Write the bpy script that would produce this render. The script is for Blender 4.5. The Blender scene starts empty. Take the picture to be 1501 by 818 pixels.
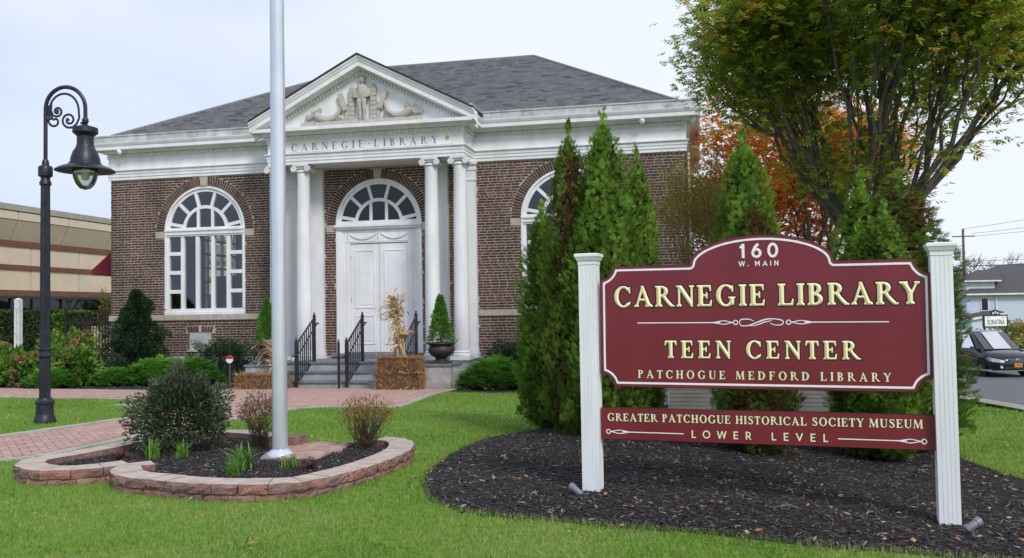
import bpy, bmesh, math, random
import numpy as np
from math import pi, sin, cos, radians, sqrt
from mathutils import Vector, Matrix
from mathutils.geometry import tessellate_polygon, delaunay_2d_cdt
random.seed(7); rng = np.random.default_rng(11)
sc = bpy.context.scene
COL = sc.collection

# ------------------------------------------------------------------ camera
CX, CY, CH, YAW, PITCH, ROLL, FPX = 8.8827, -23.8053, 1.6, .2072, .0364, -.0164, 1292.37
fw = Vector((-sin(YAW)*cos(PITCH), cos(YAW)*cos(PITCH), sin(PITCH)))
r0 = Vector((cos(YAW), sin(YAW), 0)); u0 = r0.cross(fw)
rt = r0*cos(ROLL) + u0*sin(ROLL); up = -r0*sin(ROLL) + u0*cos(ROLL)
cd = bpy.data.cameras.new('camera'); cam = bpy.data.objects.new('camera', cd); COL.objects.link(cam)
cd.sensor_width = 36; cd.lens = 36*FPX/1501; cd.clip_end = 2000; cd.clip_start = .1
m3 = Matrix((rt, up, -fw)).transposed().to_4x4(); m3.translation = Vector((CX, CY, CH))
cam.matrix_world = m3
sc.camera = cam
def proj(p):
    d = Vector(p) - Vector((CX, CY, CH)); z = d.dot(fw)
    return 750.5 + FPX*d.dot(rt)/z, 409 - FPX*d.dot(up)/z, z

# ------------------------------------------------------------------ light
SUN_AZ, SUN_EL = radians(138), radians(42)      # compass azimuth, from the right and behind the camera
w = bpy.data.worlds.new('World'); sc.world = w; w.use_nodes = True
nt = w.node_tree; nt.nodes.clear()
N = nt.nodes.new; Lk = nt.links.new
out = N('ShaderNodeOutputWorld'); bg = N('ShaderNodeBackground'); bg.inputs[1].default_value = .1
sky = N('ShaderNodeTexSky'); sky.sky_type = 'NISHITA'; sky.sun_disc = False
sky.sun_elevation = SUN_EL; sky.sun_rotation = SUN_AZ; sky.dust_density = 2.5; sky.air_density = 1.0
tc = N('ShaderNodeTexCoord'); mp = N('ShaderNodeMapping'); mp.inputs['Scale'].default_value = (1, 1, 2.2)
ns = N('ShaderNodeTexNoise'); ns.inputs['Scale'].default_value = 1.6; ns.inputs['Detail'].default_value = 5; ns.inputs['Roughness'].default_value = .45
cr = N('ShaderNodeValToRGB')
cr.color_ramp.elements[0].position = .36; cr.color_ramp.elements[0].color = (5.4, 6.3, 8.7, 1)
cr.color_ramp.elements[1].position = .62; cr.color_ramp.elements[1].color = (8.5, 9.0, 10.1, 1)
mx = N('ShaderNodeMixRGB'); mx.inputs[0].default_value = .86
# brighter towards the veiled sun's side and the horizon, as overcast skies are
dt = N('ShaderNodeVectorMath'); dt.operation = 'DOT_PRODUCT'; dt.inputs[1].default_value = (.80, .35, .0)
ma = N('ShaderNodeMath'); ma.operation = 'MULTIPLY_ADD'; ma.inputs[1].default_value = .22; ma.inputs[2].default_value = 0
mc = N('ShaderNodeMath'); mc.operation = 'ADD'
Lk(tc.outputs['Generated'], mp.inputs[0]); Lk(mp.outputs[0], ns.inputs['Vector'])
Lk(tc.outputs['Generated'], dt.inputs[0]); Lk(dt.outputs['Value'], ma.inputs[0])
Lk(ns.outputs['Fac'], mc.inputs[0]); Lk(ma.outputs[0], mc.inputs[1]); Lk(mc.outputs[0], cr.inputs[0])
Lk(sky.outputs[0], mx.inputs[1]); Lk(cr.outputs[0], mx.inputs[2]); Lk(mx.outputs[0], bg.inputs[0]); Lk(bg.outputs[0], out.inputs[0])
sl = bpy.data.lights.new('sun', 'SUN'); sl.energy = 2.1; sl.angle = radians(14); sl.color = (1, .97, .93)
so = bpy.data.objects.new('sun', sl); COL.objects.link(so); so.location = (0, 0, 30)
sdir = Vector((sin(SUN_AZ)*cos(SUN_EL), cos(SUN_AZ)*cos(SUN_EL), sin(SUN_EL)))
so.rotation_euler = sdir.to_track_quat('Z', 'Y').to_euler()
sc.view_settings.view_transform = 'Standard'; sc.view_settings.look = 'None'
sc.view_settings.exposure = .22; sc.view_settings.gamma = 1
sc.cycles.max_bounces = 6; sc.cycles.diffuse_bounces = 3; sc.cycles.glossy_bounces = 3
sc.cycles.transmission_bounces = 4; sc.cycles.transparent_max_bounces = 8
sc.cycles.caustics_reflective = False; sc.cycles.caustics_refractive = False

# ------------------------------------------------------------------ materials
MATS = {}
def M(name, c1, c2=None, scale=6., rough=.65, bump=0., bscale=60., metal=0., ramp=None, objr=False, transl=0., spec=.4, detail=4., stretch=None, tmix=0., coat=0., patch=None):
    """procedural material; ramp = colours picked by the per-piece 'tint' attribute (or per-object random)"""
    m = bpy.data.materials.new(name); m.use_nodes = True; t = m.node_tree; n = t.nodes; L = t.links
    b = n['Principled BSDF']; b.inputs['Roughness'].default_value = rough; b.inputs['Metallic'].default_value = metal
    b.inputs['Specular IOR Level'].default_value = spec
    if coat: b.inputs['Coat Weight'].default_value = coat
    co = n.new('ShaderNodeTexCoord'); src = co.outputs['Object']
    if objr or stretch:
        mpp = n.new('ShaderNodeMapping')
        if stretch: mpp.inputs['Scale'].default_value = stretch
        if objr:
            geo = n.new('ShaderNodeNewGeometry'); L.new(geo.outputs['Position'], mpp.inputs[0])
        else: L.new(src, mpp.inputs[0])
        src = mpp.outputs[0]
    def col(c): return (c[0], c[1], c[2], 1)
    base = None
    if ramp:
        rp = n.new('ShaderNodeValToRGB'); rp.color_ramp.interpolation = 'LINEAR'
        k = len(ramp)
        while len(rp.color_ramp.elements) < k: rp.color_ramp.elements.new(.5)
        for i, c in enumerate(ramp):
            rp.color_ramp.elements[i].position = i/(k-1); rp.color_ramp.elements[i].color = col(c)
        if objr: oi = n.new('ShaderNodeObjectInfo'); L.new(oi.outputs['Random'], rp.inputs[0])
        else:
            at = n.new('ShaderNodeAttribute'); at.attribute_name = 'tint'; L.new(at.outputs['Fac'], rp.inputs[0])
        base = rp.outputs[0]
    nz = n.new('ShaderNodeTexNoise'); nz.inputs['Scale'].default_value = scale; nz.inputs['Detail'].default_value = detail
    L.new(src, nz.inputs['Vector'])
    if c2 is None: c2 = tuple(x*.8 for x in c1)
    r2 = n.new('ShaderNodeValToRGB'); r2.color_ramp.elements[0].position = .35; r2.color_ramp.elements[1].position = .65
    r2.color_ramp.elements[0].color = col(c2); r2.color_ramp.elements[1].color = col(c1); L.new(nz.outputs['Fac'], r2.inputs[0])
    if base is not None:
        mm = n.new('ShaderNodeMixRGB'); mm.inputs[0].default_value = tmix; L.new(base, mm.inputs[1]); L.new(r2.outputs[0], mm.inputs[2]); cout = mm.outputs[0]
    else: cout = r2.outputs[0]
    if patch:      # broad weathering: dust, damp and rain streaks with a place of their own
        g2 = n.new('ShaderNodeNewGeometry'); m2 = n.new('ShaderNodeMapping'); m2.inputs['Scale'].default_value = (patch[0], patch[0], patch[0]*patch[2]); L.new(g2.outputs['Position'], m2.inputs[0])
        n3 = n.new('ShaderNodeTexNoise'); n3.inputs['Scale'].default_value = 1.; n3.inputs['Detail'].default_value = 5; L.new(m2.outputs[0], n3.inputs['Vector'])
        r3 = n.new('ShaderNodeValToRGB'); r3.color_ramp.elements[0].position = .32; r3.color_ramp.elements[1].position = .62; v = 1-patch[1]
        r3.color_ramp.elements[0].color = (v, v*.98, v*.95, 1); r3.color_ramp.elements[1].color = (1, 1, 1, 1); L.new(n3.outputs['Fac'], r3.inputs[0])
        mu = n.new('ShaderNodeMixRGB'); mu.blend_type = 'MULTIPLY'; mu.inputs[0].default_value = 1; L.new(cout, mu.inputs[1]); L.new(r3.outputs[0], mu.inputs[2]); cout = mu.outputs[0]
    L.new(cout, b.inputs['Base Color'])
    if bump:
        n2 = n.new('ShaderNodeTexNoise'); n2.inputs['Scale'].default_value = bscale; n2.inputs['Detail'].default_value = 3; L.new(src, n2.inputs['Vector'])
        bp = n.new('ShaderNodeBump'); bp.inputs['Strength'].default_value = bump; bp.inputs['Distance'].default_value = .02
        L.new(n2.outputs['Fac'], bp.inputs['Height']); L.new(bp.outputs[0], b.inputs['Normal'])
    if transl:
        tr = n.new('ShaderNodeBsdfTranslucent'); L.new(cout, tr.inputs[0]); ms = n.new('ShaderNodeMixShader'); ms.inputs[0].default_value = transl
        L.new(b.outputs[0], ms.inputs[1]); L.new(tr.outputs[0], ms.inputs[2]); L.new(ms.outputs[0], n['Material Output'].inputs[0])
    MATS[name] = m
    return m
brick_ramp = [(.062,.034,.031), (.110,.052,.043), (.075,.038,.034), (.155,.072,.055), (.048,.030,.031), (.125,.058,.047), (.20,.105,.078)]
M('brick', (.10,.04,.04), (.045,.022,.026), 30, .85, .5, 120, ramp=brick_ramp, tmix=.25, stretch=(1,1,1), patch=(1.1,.38,.45))
M('brick_single', (.10,.04,.04), (.045,.022,.026), 30, .85, .5, 120, ramp=brick_ramp, tmix=.25, objr=True, patch=(1.1,.38,.45))
M('mortar', (.58,.51,.43), (.43,.37,.31), 9, .95, .6, 200, patch=(1.1,.35,.45))
M('white_paint', (.81,.82,.84), (.76,.775,.80), 2.5, .5, .04, 30, patch=(3.,.12,.25))
M('old_white_paint', (.72,.73,.74), (.55,.56,.57), 3.5, .55, .1, 40, detail=8)
M('gutter_metal', (.62,.64,.66), (.45,.47,.48), 5, .45, .08, 30, detail=8, patch=(4.,.3,.2))
M('limestone', (.47,.43,.36), (.36,.33,.28), 7, .9, .3, 150)
M('relief_stone', (.50,.475,.42), (.40,.38,.34), 11, .9, .3, 60)
M('dentil_paint', (.78,.76,.72), (.68,.66,.62), 8, .6)
M('shingle', (.10,.10,.108), (.085,.085,.09), 40, .95, .5, 260, ramp=[(.085,.088,.098),(.20,.203,.21),(.25,.253,.26),(.17,.173,.18),(.225,.228,.235)], tmix=.25)
M('roof_edge', (.03,.03,.032), None, 10, .8)
M('black_iron', (.018,.018,.02), (.03,.03,.034), 18, .42, .1, 60)
M('lamp_iron', (.020,.022,.032), (.034,.037,.050), 9, .40, .15, 40, metal=.3)
M('engraved', (.17,.18,.20), None, 10, .8)
M('gold_badge', (.62,.47,.10), (.5,.36,.06), 10, .4)
M('curtain', (.20,.20,.19), (.15,.15,.145), 4, .9)
M('interior', (.16,.14,.115), (.12,.105,.09), 2, .9)
M('interior_wood', (.12,.07,.04), None, 3, .5)
M('globe_light', (.8,.7,.5), None, 3, .5)
M('bluestone', (.20,.22,.25), (.13,.145,.17), 6, .8, .2, 60)
M('step_stone', (.42,.43,.44), (.30,.31,.32), 5, .85, .2, 80, detail=8)
M('pedestal_stone', (.52,.51,.50), (.34,.33,.32), 3.2, .85, .2, 60, detail=9)
M('foundation', (.46,.46,.47), (.34,.34,.35), 3, .9, .2, 60)
M('concrete', (.42,.40,.36), (.32,.30,.27), 2.5, .9, .3, 120, detail=8)
M('grey_block', (.19,.18,.18), (.16,.15,.15), 5, .9, .25, 60)
M('asphalt', (.135,.14,.15), (.11,.115,.122), 4, .95, .3, 200)
M('road_paint', (.72,.72,.70), (.6,.6,.58), 8, .7)
M('lawn_soil', (.17,.27,.03), (.12,.18,.026), 14, .95, .5, 60, detail=8)
M('mulch_base', (.022,.017,.015), (.010,.008,.007), 25, .95, .8, 90)
M('mulch_chip', (.03,.025,.022), None, 20, .85, ramp=[(.015,.012,.014),(.030,.024,.026),(.052,.042,.042),(.020,.016,.019),(.10,.084,.078),(.040,.032,.033),(.34,.29,.25)], tmix=.1)
M('grass', (.12,.22,.03), None, 2, .75, ramp=[(.075,.19,.025),(.135,.30,.036),(.19,.38,.048),(.16,.33,.042),(.30,.43,.09),(.50,.44,.24)], transl=.42, tmix=0, spec=.2)
pav = [(.46,.27,.22), (.40,.235,.195), (.50,.32,.27), (.36,.22,.19), (.44,.30,.26), (.53,.36,.30)]
M('paver', (.46,.30,.25), (.34,.22,.19), 14, .9, .4, 120, ramp=pav, tmix=.3)
M('paver_single', (.46,.30,.25), (.34,.22,.19), 14, .9, .4, 120, ramp=pav, tmix=.3, objr=True)
M('paver_joint', (.22,.17,.14), (.15,.12,.10), 20, .95)
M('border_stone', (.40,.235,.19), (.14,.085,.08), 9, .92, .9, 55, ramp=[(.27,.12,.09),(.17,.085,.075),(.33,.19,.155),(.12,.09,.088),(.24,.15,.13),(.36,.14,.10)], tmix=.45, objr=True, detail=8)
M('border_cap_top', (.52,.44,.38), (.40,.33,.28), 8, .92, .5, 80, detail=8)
M('sign_red', (.200,.020,.032), (.180,.018,.028), 3, .27, .02, 400, spec=.5, patch=(3.,.14,.6))
M('sign_edge', (.045,.008,.014), None, 3, .5)
M('sign_white', (.85,.85,.85), (.82,.82,.82), 3, .5)
M('sign_gold', (.93,.83,.50), (.88,.76,.40), 30, .30, metal=.05)
M('sign_cream', (.86,.78,.50), (.82,.72,.42), 30, .5)
M('sign_black', (.012,.010,.010), None, 3, .5)
M('vinyl', (.84,.86,.89), (.80,.82,.86), 2, .38, .02, 20, patch=(7.,.10,.15))
M('pole_white', (.66,.70,.76), (.60,.64,.70), 3, .20, .02, 20, metal=.45)
M('bark', (.15,.125,.105), (.085,.07,.058), 14, .95, .8, 40, stretch=(1,1,.25))
M('twig', (.10,.065,.045), (.06,.04,.03), 14, .9)
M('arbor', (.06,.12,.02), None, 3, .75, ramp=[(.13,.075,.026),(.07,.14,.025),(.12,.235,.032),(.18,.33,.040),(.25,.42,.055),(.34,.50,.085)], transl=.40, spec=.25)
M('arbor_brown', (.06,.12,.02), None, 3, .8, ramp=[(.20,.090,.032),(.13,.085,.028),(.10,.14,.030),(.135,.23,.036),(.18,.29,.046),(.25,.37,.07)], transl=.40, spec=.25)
M('needle_dark', (.03,.07,.03), None, 3, .75, ramp=[(.014,.032,.015),(.022,.055,.024),(.030,.075,.030),(.042,.095,.036)], transl=.2, spec=.25)
M('juniper', (.05,.15,.03), None, 3, .75, ramp=[(.050,.13,.025),(.095,.25,.035),(.16,.38,.05),(.25,.50,.075)], transl=.4, spec=.25)
M('leaf_green', (.06,.14,.03), None, 3, .55, ramp=[(.11,.18,.03),(.19,.28,.036),(.28,.38,.046),(.40,.46,.06),(.54,.50,.08),(.80,.36,.05)], transl=.64, spec=.35)
M('leaf_orange', (.5,.15,.02), None, 3, .6, ramp=[(.50,.10,.018),(.68,.16,.022),(.78,.24,.03),(.74,.38,.06),(.50,.36,.07),(.26,.24,.045)], transl=.55, spec=.25)
M('leaf_olive', (.2,.14,.04), None, 3, .6, ramp=[(.20,.19,.04),(.27,.26,.055),(.40,.28,.06),(.24,.28,.055),(.50,.42,.11),(.24,.14,.05)], transl=.45, spec=.25)
M('leaf_dark', (.03,.06,.03), None, 3, .45, ramp=[(.026,.045,.022),(.042,.074,.032),(.060,.10,.042),(.10,.14,.075),(.085,.05,.045)], transl=.28, spec=.5)
M('leaf_holly', (.03,.06,.03), None, 3, .45, ramp=[(.012,.035,.014),(.020,.055,.020),(.032,.080,.030),(.05,.11,.04)], transl=.2, spec=.5)
M('leaf_hydrangea', (.1,.2,.03), None, 3, .6, ramp=[(.045,.115,.018),(.075,.18,.026),(.12,.25,.035),(.18,.31,.05),(.25,.27,.05)], transl=.4, spec=.3)
M('bloom_rust', (.35,.12,.1), None, 3, .8, ramp=[(.30,.075,.06),(.42,.13,.10),(.50,.20,.15),(.34,.14,.08),(.56,.28,.26)], transl=.3)
M('leaf_rust', (.3,.15,.05), None, 3, .7, ramp=[(.28,.10,.05),(.36,.16,.06),(.40,.24,.08),(.22,.20,.06),(.13,.17,.05)], transl=.4)
M('leaf_dry', (.4,.2,.14), None, 3, .8, ramp=[(.40,.22,.16),(.50,.32,.24),(.30,.20,.12),(.18,.20,.07)], transl=.35)
M('leaf_lily', (.14,.3,.04), None, 3, .5, ramp=[(.085,.21,.03),(.13,.30,.04),(.20,.40,.07)], transl=.4)
M('heuchera', (.1,.02,.03), None, 3, .6, ramp=[(.07,.012,.02),(.12,.02,.03),(.05,.015,.02)], transl=.2)
M('hedge_leaf', (.04,.08,.02), None, 3, .6, ramp=[(.022,.042,.014),(.035,.070,.020),(.055,.10,.028),(.09,.14,.04)], transl=.25)
M('straw', (.42,.24,.10), None, 3, .85, ramp=[(.24,.12,.055),(.38,.21,.10),(.52,.32,.16),(.32,.17,.08),(.66,.47,.27)], transl=.15)
M('straw_core', (.16,.075,.035), (.10,.045,.02), 20, .95, .8, 60)
M('corn_stalk', (.5,.36,.2), None, 3, .8, ramp=[(.28,.18,.09),(.46,.32,.17),(.62,.47,.28),(.72,.59,.38),(.36,.24,.12)], transl=.25)
M('urn', (.035,.026,.022), (.060,.042,.034), 8, .5, .2, 40)
M('tan_panel', (.58,.47,.38), (.53,.43,.35), 2, .85, .15, 90)
M('tan_light', (.60,.49,.385), (.55,.45,.355), 2, .85, .15, 90)
M('brown_band', (.16,.065,.045), (.13,.052,.036), 3, .7)
M('coping', (.36,.33,.28), None, 3, .7)
M('awning_cloth', (.17,.012,.025), (.14,.010,.02), 3, .85)
M('post_white', (.78,.78,.78), None, 3, .6)
M('flag_red', (.55,.03,.05), None, 3, .5)
M('siding', (.58,.64,.76), (.54,.60,.72), 3, .7)
M('house_roof', (.085,.083,.088), (.07,.068,.072), 10, .95, .4, 60)
M('trim', (.80,.81,.82), None, 3, .6)
M('blue_panel', (.05,.12,.25), None, 3, .5)
M('car_paint', (.005,.007,.020), None, 3, .10, coat=.3, spec=.5)
M('tyre', (.02,.02,.02), None, 3, .8)
M('alloy', (.55,.56,.58), None, 3, .3, metal=.8)
M('headlight', (.75,.77,.78), (.6,.62,.63), 40, .12, spec=.8)
M('plate_orange', (.72,.25,.02), None, 3, .5)
M('indicator', (.6,.2,.06), None, 3, .3)
M('pole_wood', (.19,.165,.14), (.12,.105,.09), 10, .9, .5, 30, stretch=(1,1,.1))
M('cable', (.03,.03,.03), None, 3, .6)
M('grey_metal', (.34,.36,.38), (.28,.30,.32), 10, .4, metal=.4)
M('spot_grey', (.20,.215,.235), (.15,.16,.18), 10, .4)
M('lawn_leaf', (.4,.2,.05), None, 3, .7, ramp=[(.36,.13,.04),(.50,.26,.07),(.45,.35,.16),(.24,.10,.04)], transl=.2)

def glass(name, tint, alpha, rough=.02):
    m = bpy.data.materials.new(name); m.use_nodes = True; t = m.node_tree; n = t.nodes; L = t.links; n.clear()
    o = n.new('ShaderNodeOutputMaterial'); g = n.new('ShaderNodeBsdfGlossy'); g.inputs['Roughness'].default_value = rough
    tr = n.new('ShaderNodeBsdfTransparent'); tr.inputs[0].default_value = tint
    fr = n.new('ShaderNodeFresnel'); fr.inputs[0].default_value = 1.52
    ad = n.new('ShaderNodeMath'); ad.operation = 'MULTIPLY_ADD'; ad.inputs[1].default_value = .9; ad.inputs[2].default_value = alpha
    nz = n.new('ShaderNodeTexNoise'); nz.inputs['Scale'].default_value = 1.3; bp = n.new('ShaderNodeBump'); bp.inputs['Strength'].default_value = .06
    co = n.new('ShaderNodeTexCoord'); L.new(co.outputs['Object'], nz.inputs['Vector']); L.new(nz.outputs['Fac'], bp.inputs['Height']); L.new(bp.outputs[0], g.inputs['Normal'])
    ms = n.new('ShaderNodeMixShader'); L.new(fr.outputs[0], ad.inputs[0]); L.new(ad.outputs[0], ms.inputs[0])
    L.new(tr.outputs[0], ms.inputs[1]); L.new(g.outputs[0], ms.inputs[2]); L.new(ms.outputs[0], o.inputs[0]); MATS[name] = m
glass('window_glass', (.62,.70,.68,1), .07)
glass('dark_glass', (.10,.11,.12,1), .02)
glass('car_glass', (.16,.20,.22,1), .14)
glass('lamp_glass', (.86,.88,.88,1), .22, .08)

# ------------------------------------------------------------------ objects
def tag(o, label=None, cat=None, group=None, kind=None):
    if label: o['label'] = label
    if cat: o['category'] = cat
    if group: o['group'] = group
    if kind: o['kind'] = kind
    return o
def thing(name, label, cat, loc=(0,0,0), rz=0., group=None):
    o = bpy.data.objects.new(name, None); COL.objects.link(o); o.location = loc; o.rotation_euler = (0, 0, rz); o.empty_display_size = .2
    return tag(o, label, cat, group)
def link(name, me, parent=None, loc=None):
    o = bpy.data.objects.new(name, me); COL.objects.link(o)
    if parent is not None: o.parent = parent
    if loc is not None: o.location = loc
    return o
def copy_thing(root, loc, rz=None, label=None, scale=None):
    def cp(o, par):
        c = o.copy(); COL.objects.link(c)
        if par is not None: c.parent = par
        for ch in [x for x in kids.get(o, [])]: cp(ch, c)
        return c
    kids = {}
    for x in bpy.data.objects:
        if x.parent: kids.setdefault(x.parent, []).append(x)
    r = cp(root, None); r.location = loc
    if rz is not None: r.rotation_euler = (0, 0, rz)
    if scale: r.scale = scale
    if label: r['label'] = label
    return r
def npmesh(name, V, F, mats, tint=None, smooth=False, fmat=None):
    V = np.asarray(V, np.float32); F = np.asarray(F, np.int32); k = F.shape[1]
    me = bpy.data.meshes.new(name); me.vertices.add(len(V)); me.vertices.foreach_set('co', V.ravel())
    me.loops.add(F.size); me.loops.foreach_set('vertex_index', F.ravel()); me.polygons.add(len(F))
    me.polygons.foreach_set('loop_start', np.arange(0, F.size, k, dtype=np.int32))
    if tint is not None:
        a = me.attributes.new('tint', 'FLOAT', 'POINT'); a.data.foreach_set('value', np.asarray(tint, np.float32))
    for m in (mats if isinstance(mats, (list, tuple)) else [mats]): me.materials.append(MATS[m])
    if fmat is not None: me.polygons.foreach_set('material_index', np.asarray(fmat, np.int32))
    if smooth: me.polygons.foreach_set('use_smooth', np.ones(len(F), bool))
    me.update(calc_edges=True); return me
class MB:
    def __init__(s): s.v = []; s.f = []; s.t = []; s.m = []; s.ct = .5; s.cm = 0; s.X = None
    def add(s, vs, fs):
        o = len(s.v)
        if s.X is not None: vs = [tuple(s.X @ Vector(p)) for p in vs]
        s.v += [tuple(p) for p in vs]; s.f += [tuple(i+o for i in f) for f in fs]; s.t += [s.ct]*len(vs); s.m += [s.cm]*len(fs)
    def box(s, c, d, rz=0., top=(1,1), nobot=False):
        x, y, z = d[0]/2, d[1]/2, d[2]/2; P = []
        for dz, sx, sy in ((-z,1,1), (z,top[0],top[1])):
            for dx, dy in ((-x,-y),(x,-y),(x,y),(-x,y)):
                a, b = dx*sx, dy*sy; P.append((c[0]+a*cos(rz)-b*sin(rz), c[1]+a*sin(rz)+b*cos(rz), c[2]+dz))
        F = [(4,5,6,7),(0,1,5,4),(1,2,6,5),(2,3,7,6),(3,0,4,7)]
        if not nobot: F.append((3,2,1,0))
        s.add(P, F)
    def span(s, a, b): s.box([(a[i]+b[i])/2 for i in range(3)], [abs(b[i]-a[i]) for i in range(3)])
    def prism(s, poly, a, b, axis='y'):
        """poly in the plane across axis, extruded a..b"""
        n = len(poly)
        def pt(p, t): return {'y': (p[0], t, p[1]), 'x': (t, p[0], p[1]), 'z': (p[0], p[1], t)}[axis]
        V = [pt(p, a) for p in poly]+[pt(p, b) for p in poly]
        F = [(i, (i+1) % n, n+(i+1) % n, n+i) for i in range(n)]
        for t in tessellate_polygon([[Vector((p[0], p[1], 0)) for p in poly]]): F.append(tuple(t)); F.append(tuple(n+i for i in reversed(t)))
        s.add(V, F)
    def lathe(s, prof, seg=20, c=(0,0), flute=0., nf=0):
        V = []; F = []
        for r, z in prof:
            for i in range(seg):
                a = 2*pi*i/seg; rr = r*(1-(flute if (nf and i % 2) else 0)); V.append((c[0]+rr*cos(a), c[1]+rr*sin(a), z))
        for j in range(len(prof)-1):
            for i in range(seg): F.append((j*seg+i, j*seg+(i+1) % seg, (j+1)*seg+(i+1) % seg, (j+1)*seg+i))
        F.append(tuple(range(seg-1, -1, -1))); F.append(tuple(range((len(prof)-1)*seg, len(prof)*seg)))
        s.add(V, F)
    def tube(s, pts, rad, seg=6, flat=None, cap=True):
        pts = [Vector(p) for p in pts]; n = len(pts)
        if not hasattr(rad, '__len__'): rad = [rad]*n
        V = []; F = []; pn = None
        for i in range(n):
            d = (pts[min(i+1, n-1)]-pts[max(i-1, 0)]).normalized()
            if pn is None:
                a = Vector((0,0,1)) if abs(d.z) < .9 else Vector((1,0,0)); x = d.cross(a).normalized()
            else: x = (pn - d*pn.dot(d)).normalized()
            pn = x; y = d.cross(x)
            for k in range(seg):
                t = 2*pi*(k+.5)/seg; V.append(pts[i] + x*cos(t)*rad[i] + y*sin(t)*rad[i]*(flat or 1))
        for i in range(n-1):
            for k in range(seg): F.append((i*seg+k, i*seg+(k+1) % seg, (i+1)*seg+(k+1) % seg, (i+1)*seg+k))
        if cap: F.append(tuple(range(seg-1,-1,-1))); F.append(tuple(range((n-1)*seg, n*seg)))
        s.add(V, F)
    def sweep(s, prof, path, cap=False):
        """profile of (outward offset, z) along a plan polyline; outward is to the right of travel"""
        n = len(path); P = [Vector((p[0], p[1])) for p in path]; V = []; F = []; k = len(prof)
        for i in range(n):
            d1 = (P[i]-P[i-1]).normalized() if i else (P[1]-P[0]).normalized()
            d2 = (P[i+1]-P[i]).normalized() if i < n-1 else d1
            n1 = Vector((d1.y, -d1.x)); n2 = Vector((d2.y, -d2.x)); b = (n1+n2); b = b/(1+n1.dot(n2))
            for o, z in prof: V.append((P[i].x+b.x*o, P[i].y+b.y*o, z))
        for i in range(n-1):
            for j in range(k-1): F.append((i*k+j, (i+1)*k+j, (i+1)*k+j+1, i*k+j+1))
        if cap: F.append(tuple(range(k))); F.append(tuple((n-1)*k+j for j in reversed(range(k))))
        s.add(V, F)
    def mesh(s, name, mats, smooth=False):
        me = bpy.data.meshes.new(name); me.from_pydata(s.v, [], s.f)
        a = me.attributes.new('tint', 'FLOAT', 'POINT'); a.data.foreach_set('value', s.t)
        for m in (mats if isinstance(mats, (list, tuple)) else [mats]): me.materials.append(MATS[m])
        if any(s.m): me.polygons.foreach_set('material_index', s.m)
        bm = bmesh.new(); bm.from_mesh(me); bmesh.ops.recalc_face_normals(bm, faces=bm.faces); bm.to_mesh(me); bm.free()
        if smooth:
            me.polygons.foreach_set('use_smooth', [True]*len(me.polygons))
            try: me.set_sharp_from_angle(angle=radians(35))
            except Exception: pass
        me.update(); return me
    def build(s, name, mats, parent=None, smooth=False, loc=None, **kw):
        o = link(name, s.mesh(name, mats, smooth), parent, loc)
        return tag(o, **kw) if kw else o

# ------------------------------------------------------------------ terrain
def G(x, y):
    g = -.29*np.clip((np.asarray(y, float)+13)/10, 0, 1)
    s = np.clip((np.asarray(x, float)+.236*(np.asarray(y, float)+7)-13)/7, 0, 1); s = s*s*(3-2*s)
    return g-.94*s-.055*np.clip((np.asarray(x, float)-8.6)/1.9, 0, 1)*np.clip((-12-np.asarray(y, float))/3, 0, 1)
def inpoly(x, y, poly):
    x = np.asarray(x, float); y = np.asarray(y, float); c = np.zeros(x.shape, bool); n = len(poly)
    for i in range(n):
        x1, y1 = poly[i]; x2, y2 = poly[(i+1) % n]
        if y1 == y2: continue
        k = ((y1 > y) != (y2 > y)) & (x < (x2-x1)*(y-y1)/(y2-y1)+x1); c ^= k
    return c
def drape(poly, dz, step=1., h=None):
    xs = [p[0] for p in poly]; ys = [p[1] for p in poly]; P = [Vector(p) for p in poly]; n = len(P)
    gx, gy = np.meshgrid(np.arange(min(xs), max(xs), step)+.013, np.arange(min(ys), max(ys), step)+.017)
    gx = gx.ravel(); gy = gy.ravel(); k = inpoly(gx, gy, poly)
    allp = P + [Vector((a, b)) for a, b in zip(gx[k], gy[k])]
    vo, eo, fo, _, _, _ = delaunay_2d_cdt(allp, [(i, (i+1) % n) for i in range(n)], [], 1, 1e-5)
    V = [(v.x, v.y, float(G(v.x, v.y))+dz+(h(v.x, v.y) if h else 0)) for v in vo]
    return V, [tuple(f) for f in fo]
def sheet(name, poly, mat, dz, step=1., kind='structure', h=None):
    V, F = drape(poly, dz, step, h); mb = MB(); mb.add(V, F); me = bpy.data.meshes.new(name); me.from_pydata(V, [], F)
    me.materials.append(MATS[mat]); bm = bmesh.new(); bm.from_mesh(me)
    for f in bm.faces:
        if f.normal.z < 0: f.normal_flip()
    bm.to_mesh(me); bm.free(); me.polygons.foreach_set('use_smooth', [True]*len(me.polygons))
    return tag(link(name, me), kind=kind)
# ------------------------------------------------------------------ ground
gx = np.concatenate([[-400,-200,-100,-60,-40,-30], np.arange(-24, 40, .8), [45,60,90,150,300,500]])
gy = np.concatenate([[-60,-40,-30], np.arange(-24, 30, .8), [34,40,50,70,100,160,300,600,900]])
X, Yg = np.meshgrid(gx, gy); Zg = G(X, Yg)
nx = len(gx); V = np.stack([X.ravel(), Yg.ravel(), Zg.ravel()], 1)
I = (np.arange(len(gy)-1)[:, None]*nx+np.arange(nx-1)[None]).ravel()
me = npmesh('lawn_ground', V, np.stack([I, I+1, I+nx+1, I+nx], 1), 'lawn_soil', smooth=True); tag(link('lawn_ground', me), kind='structure')

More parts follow.
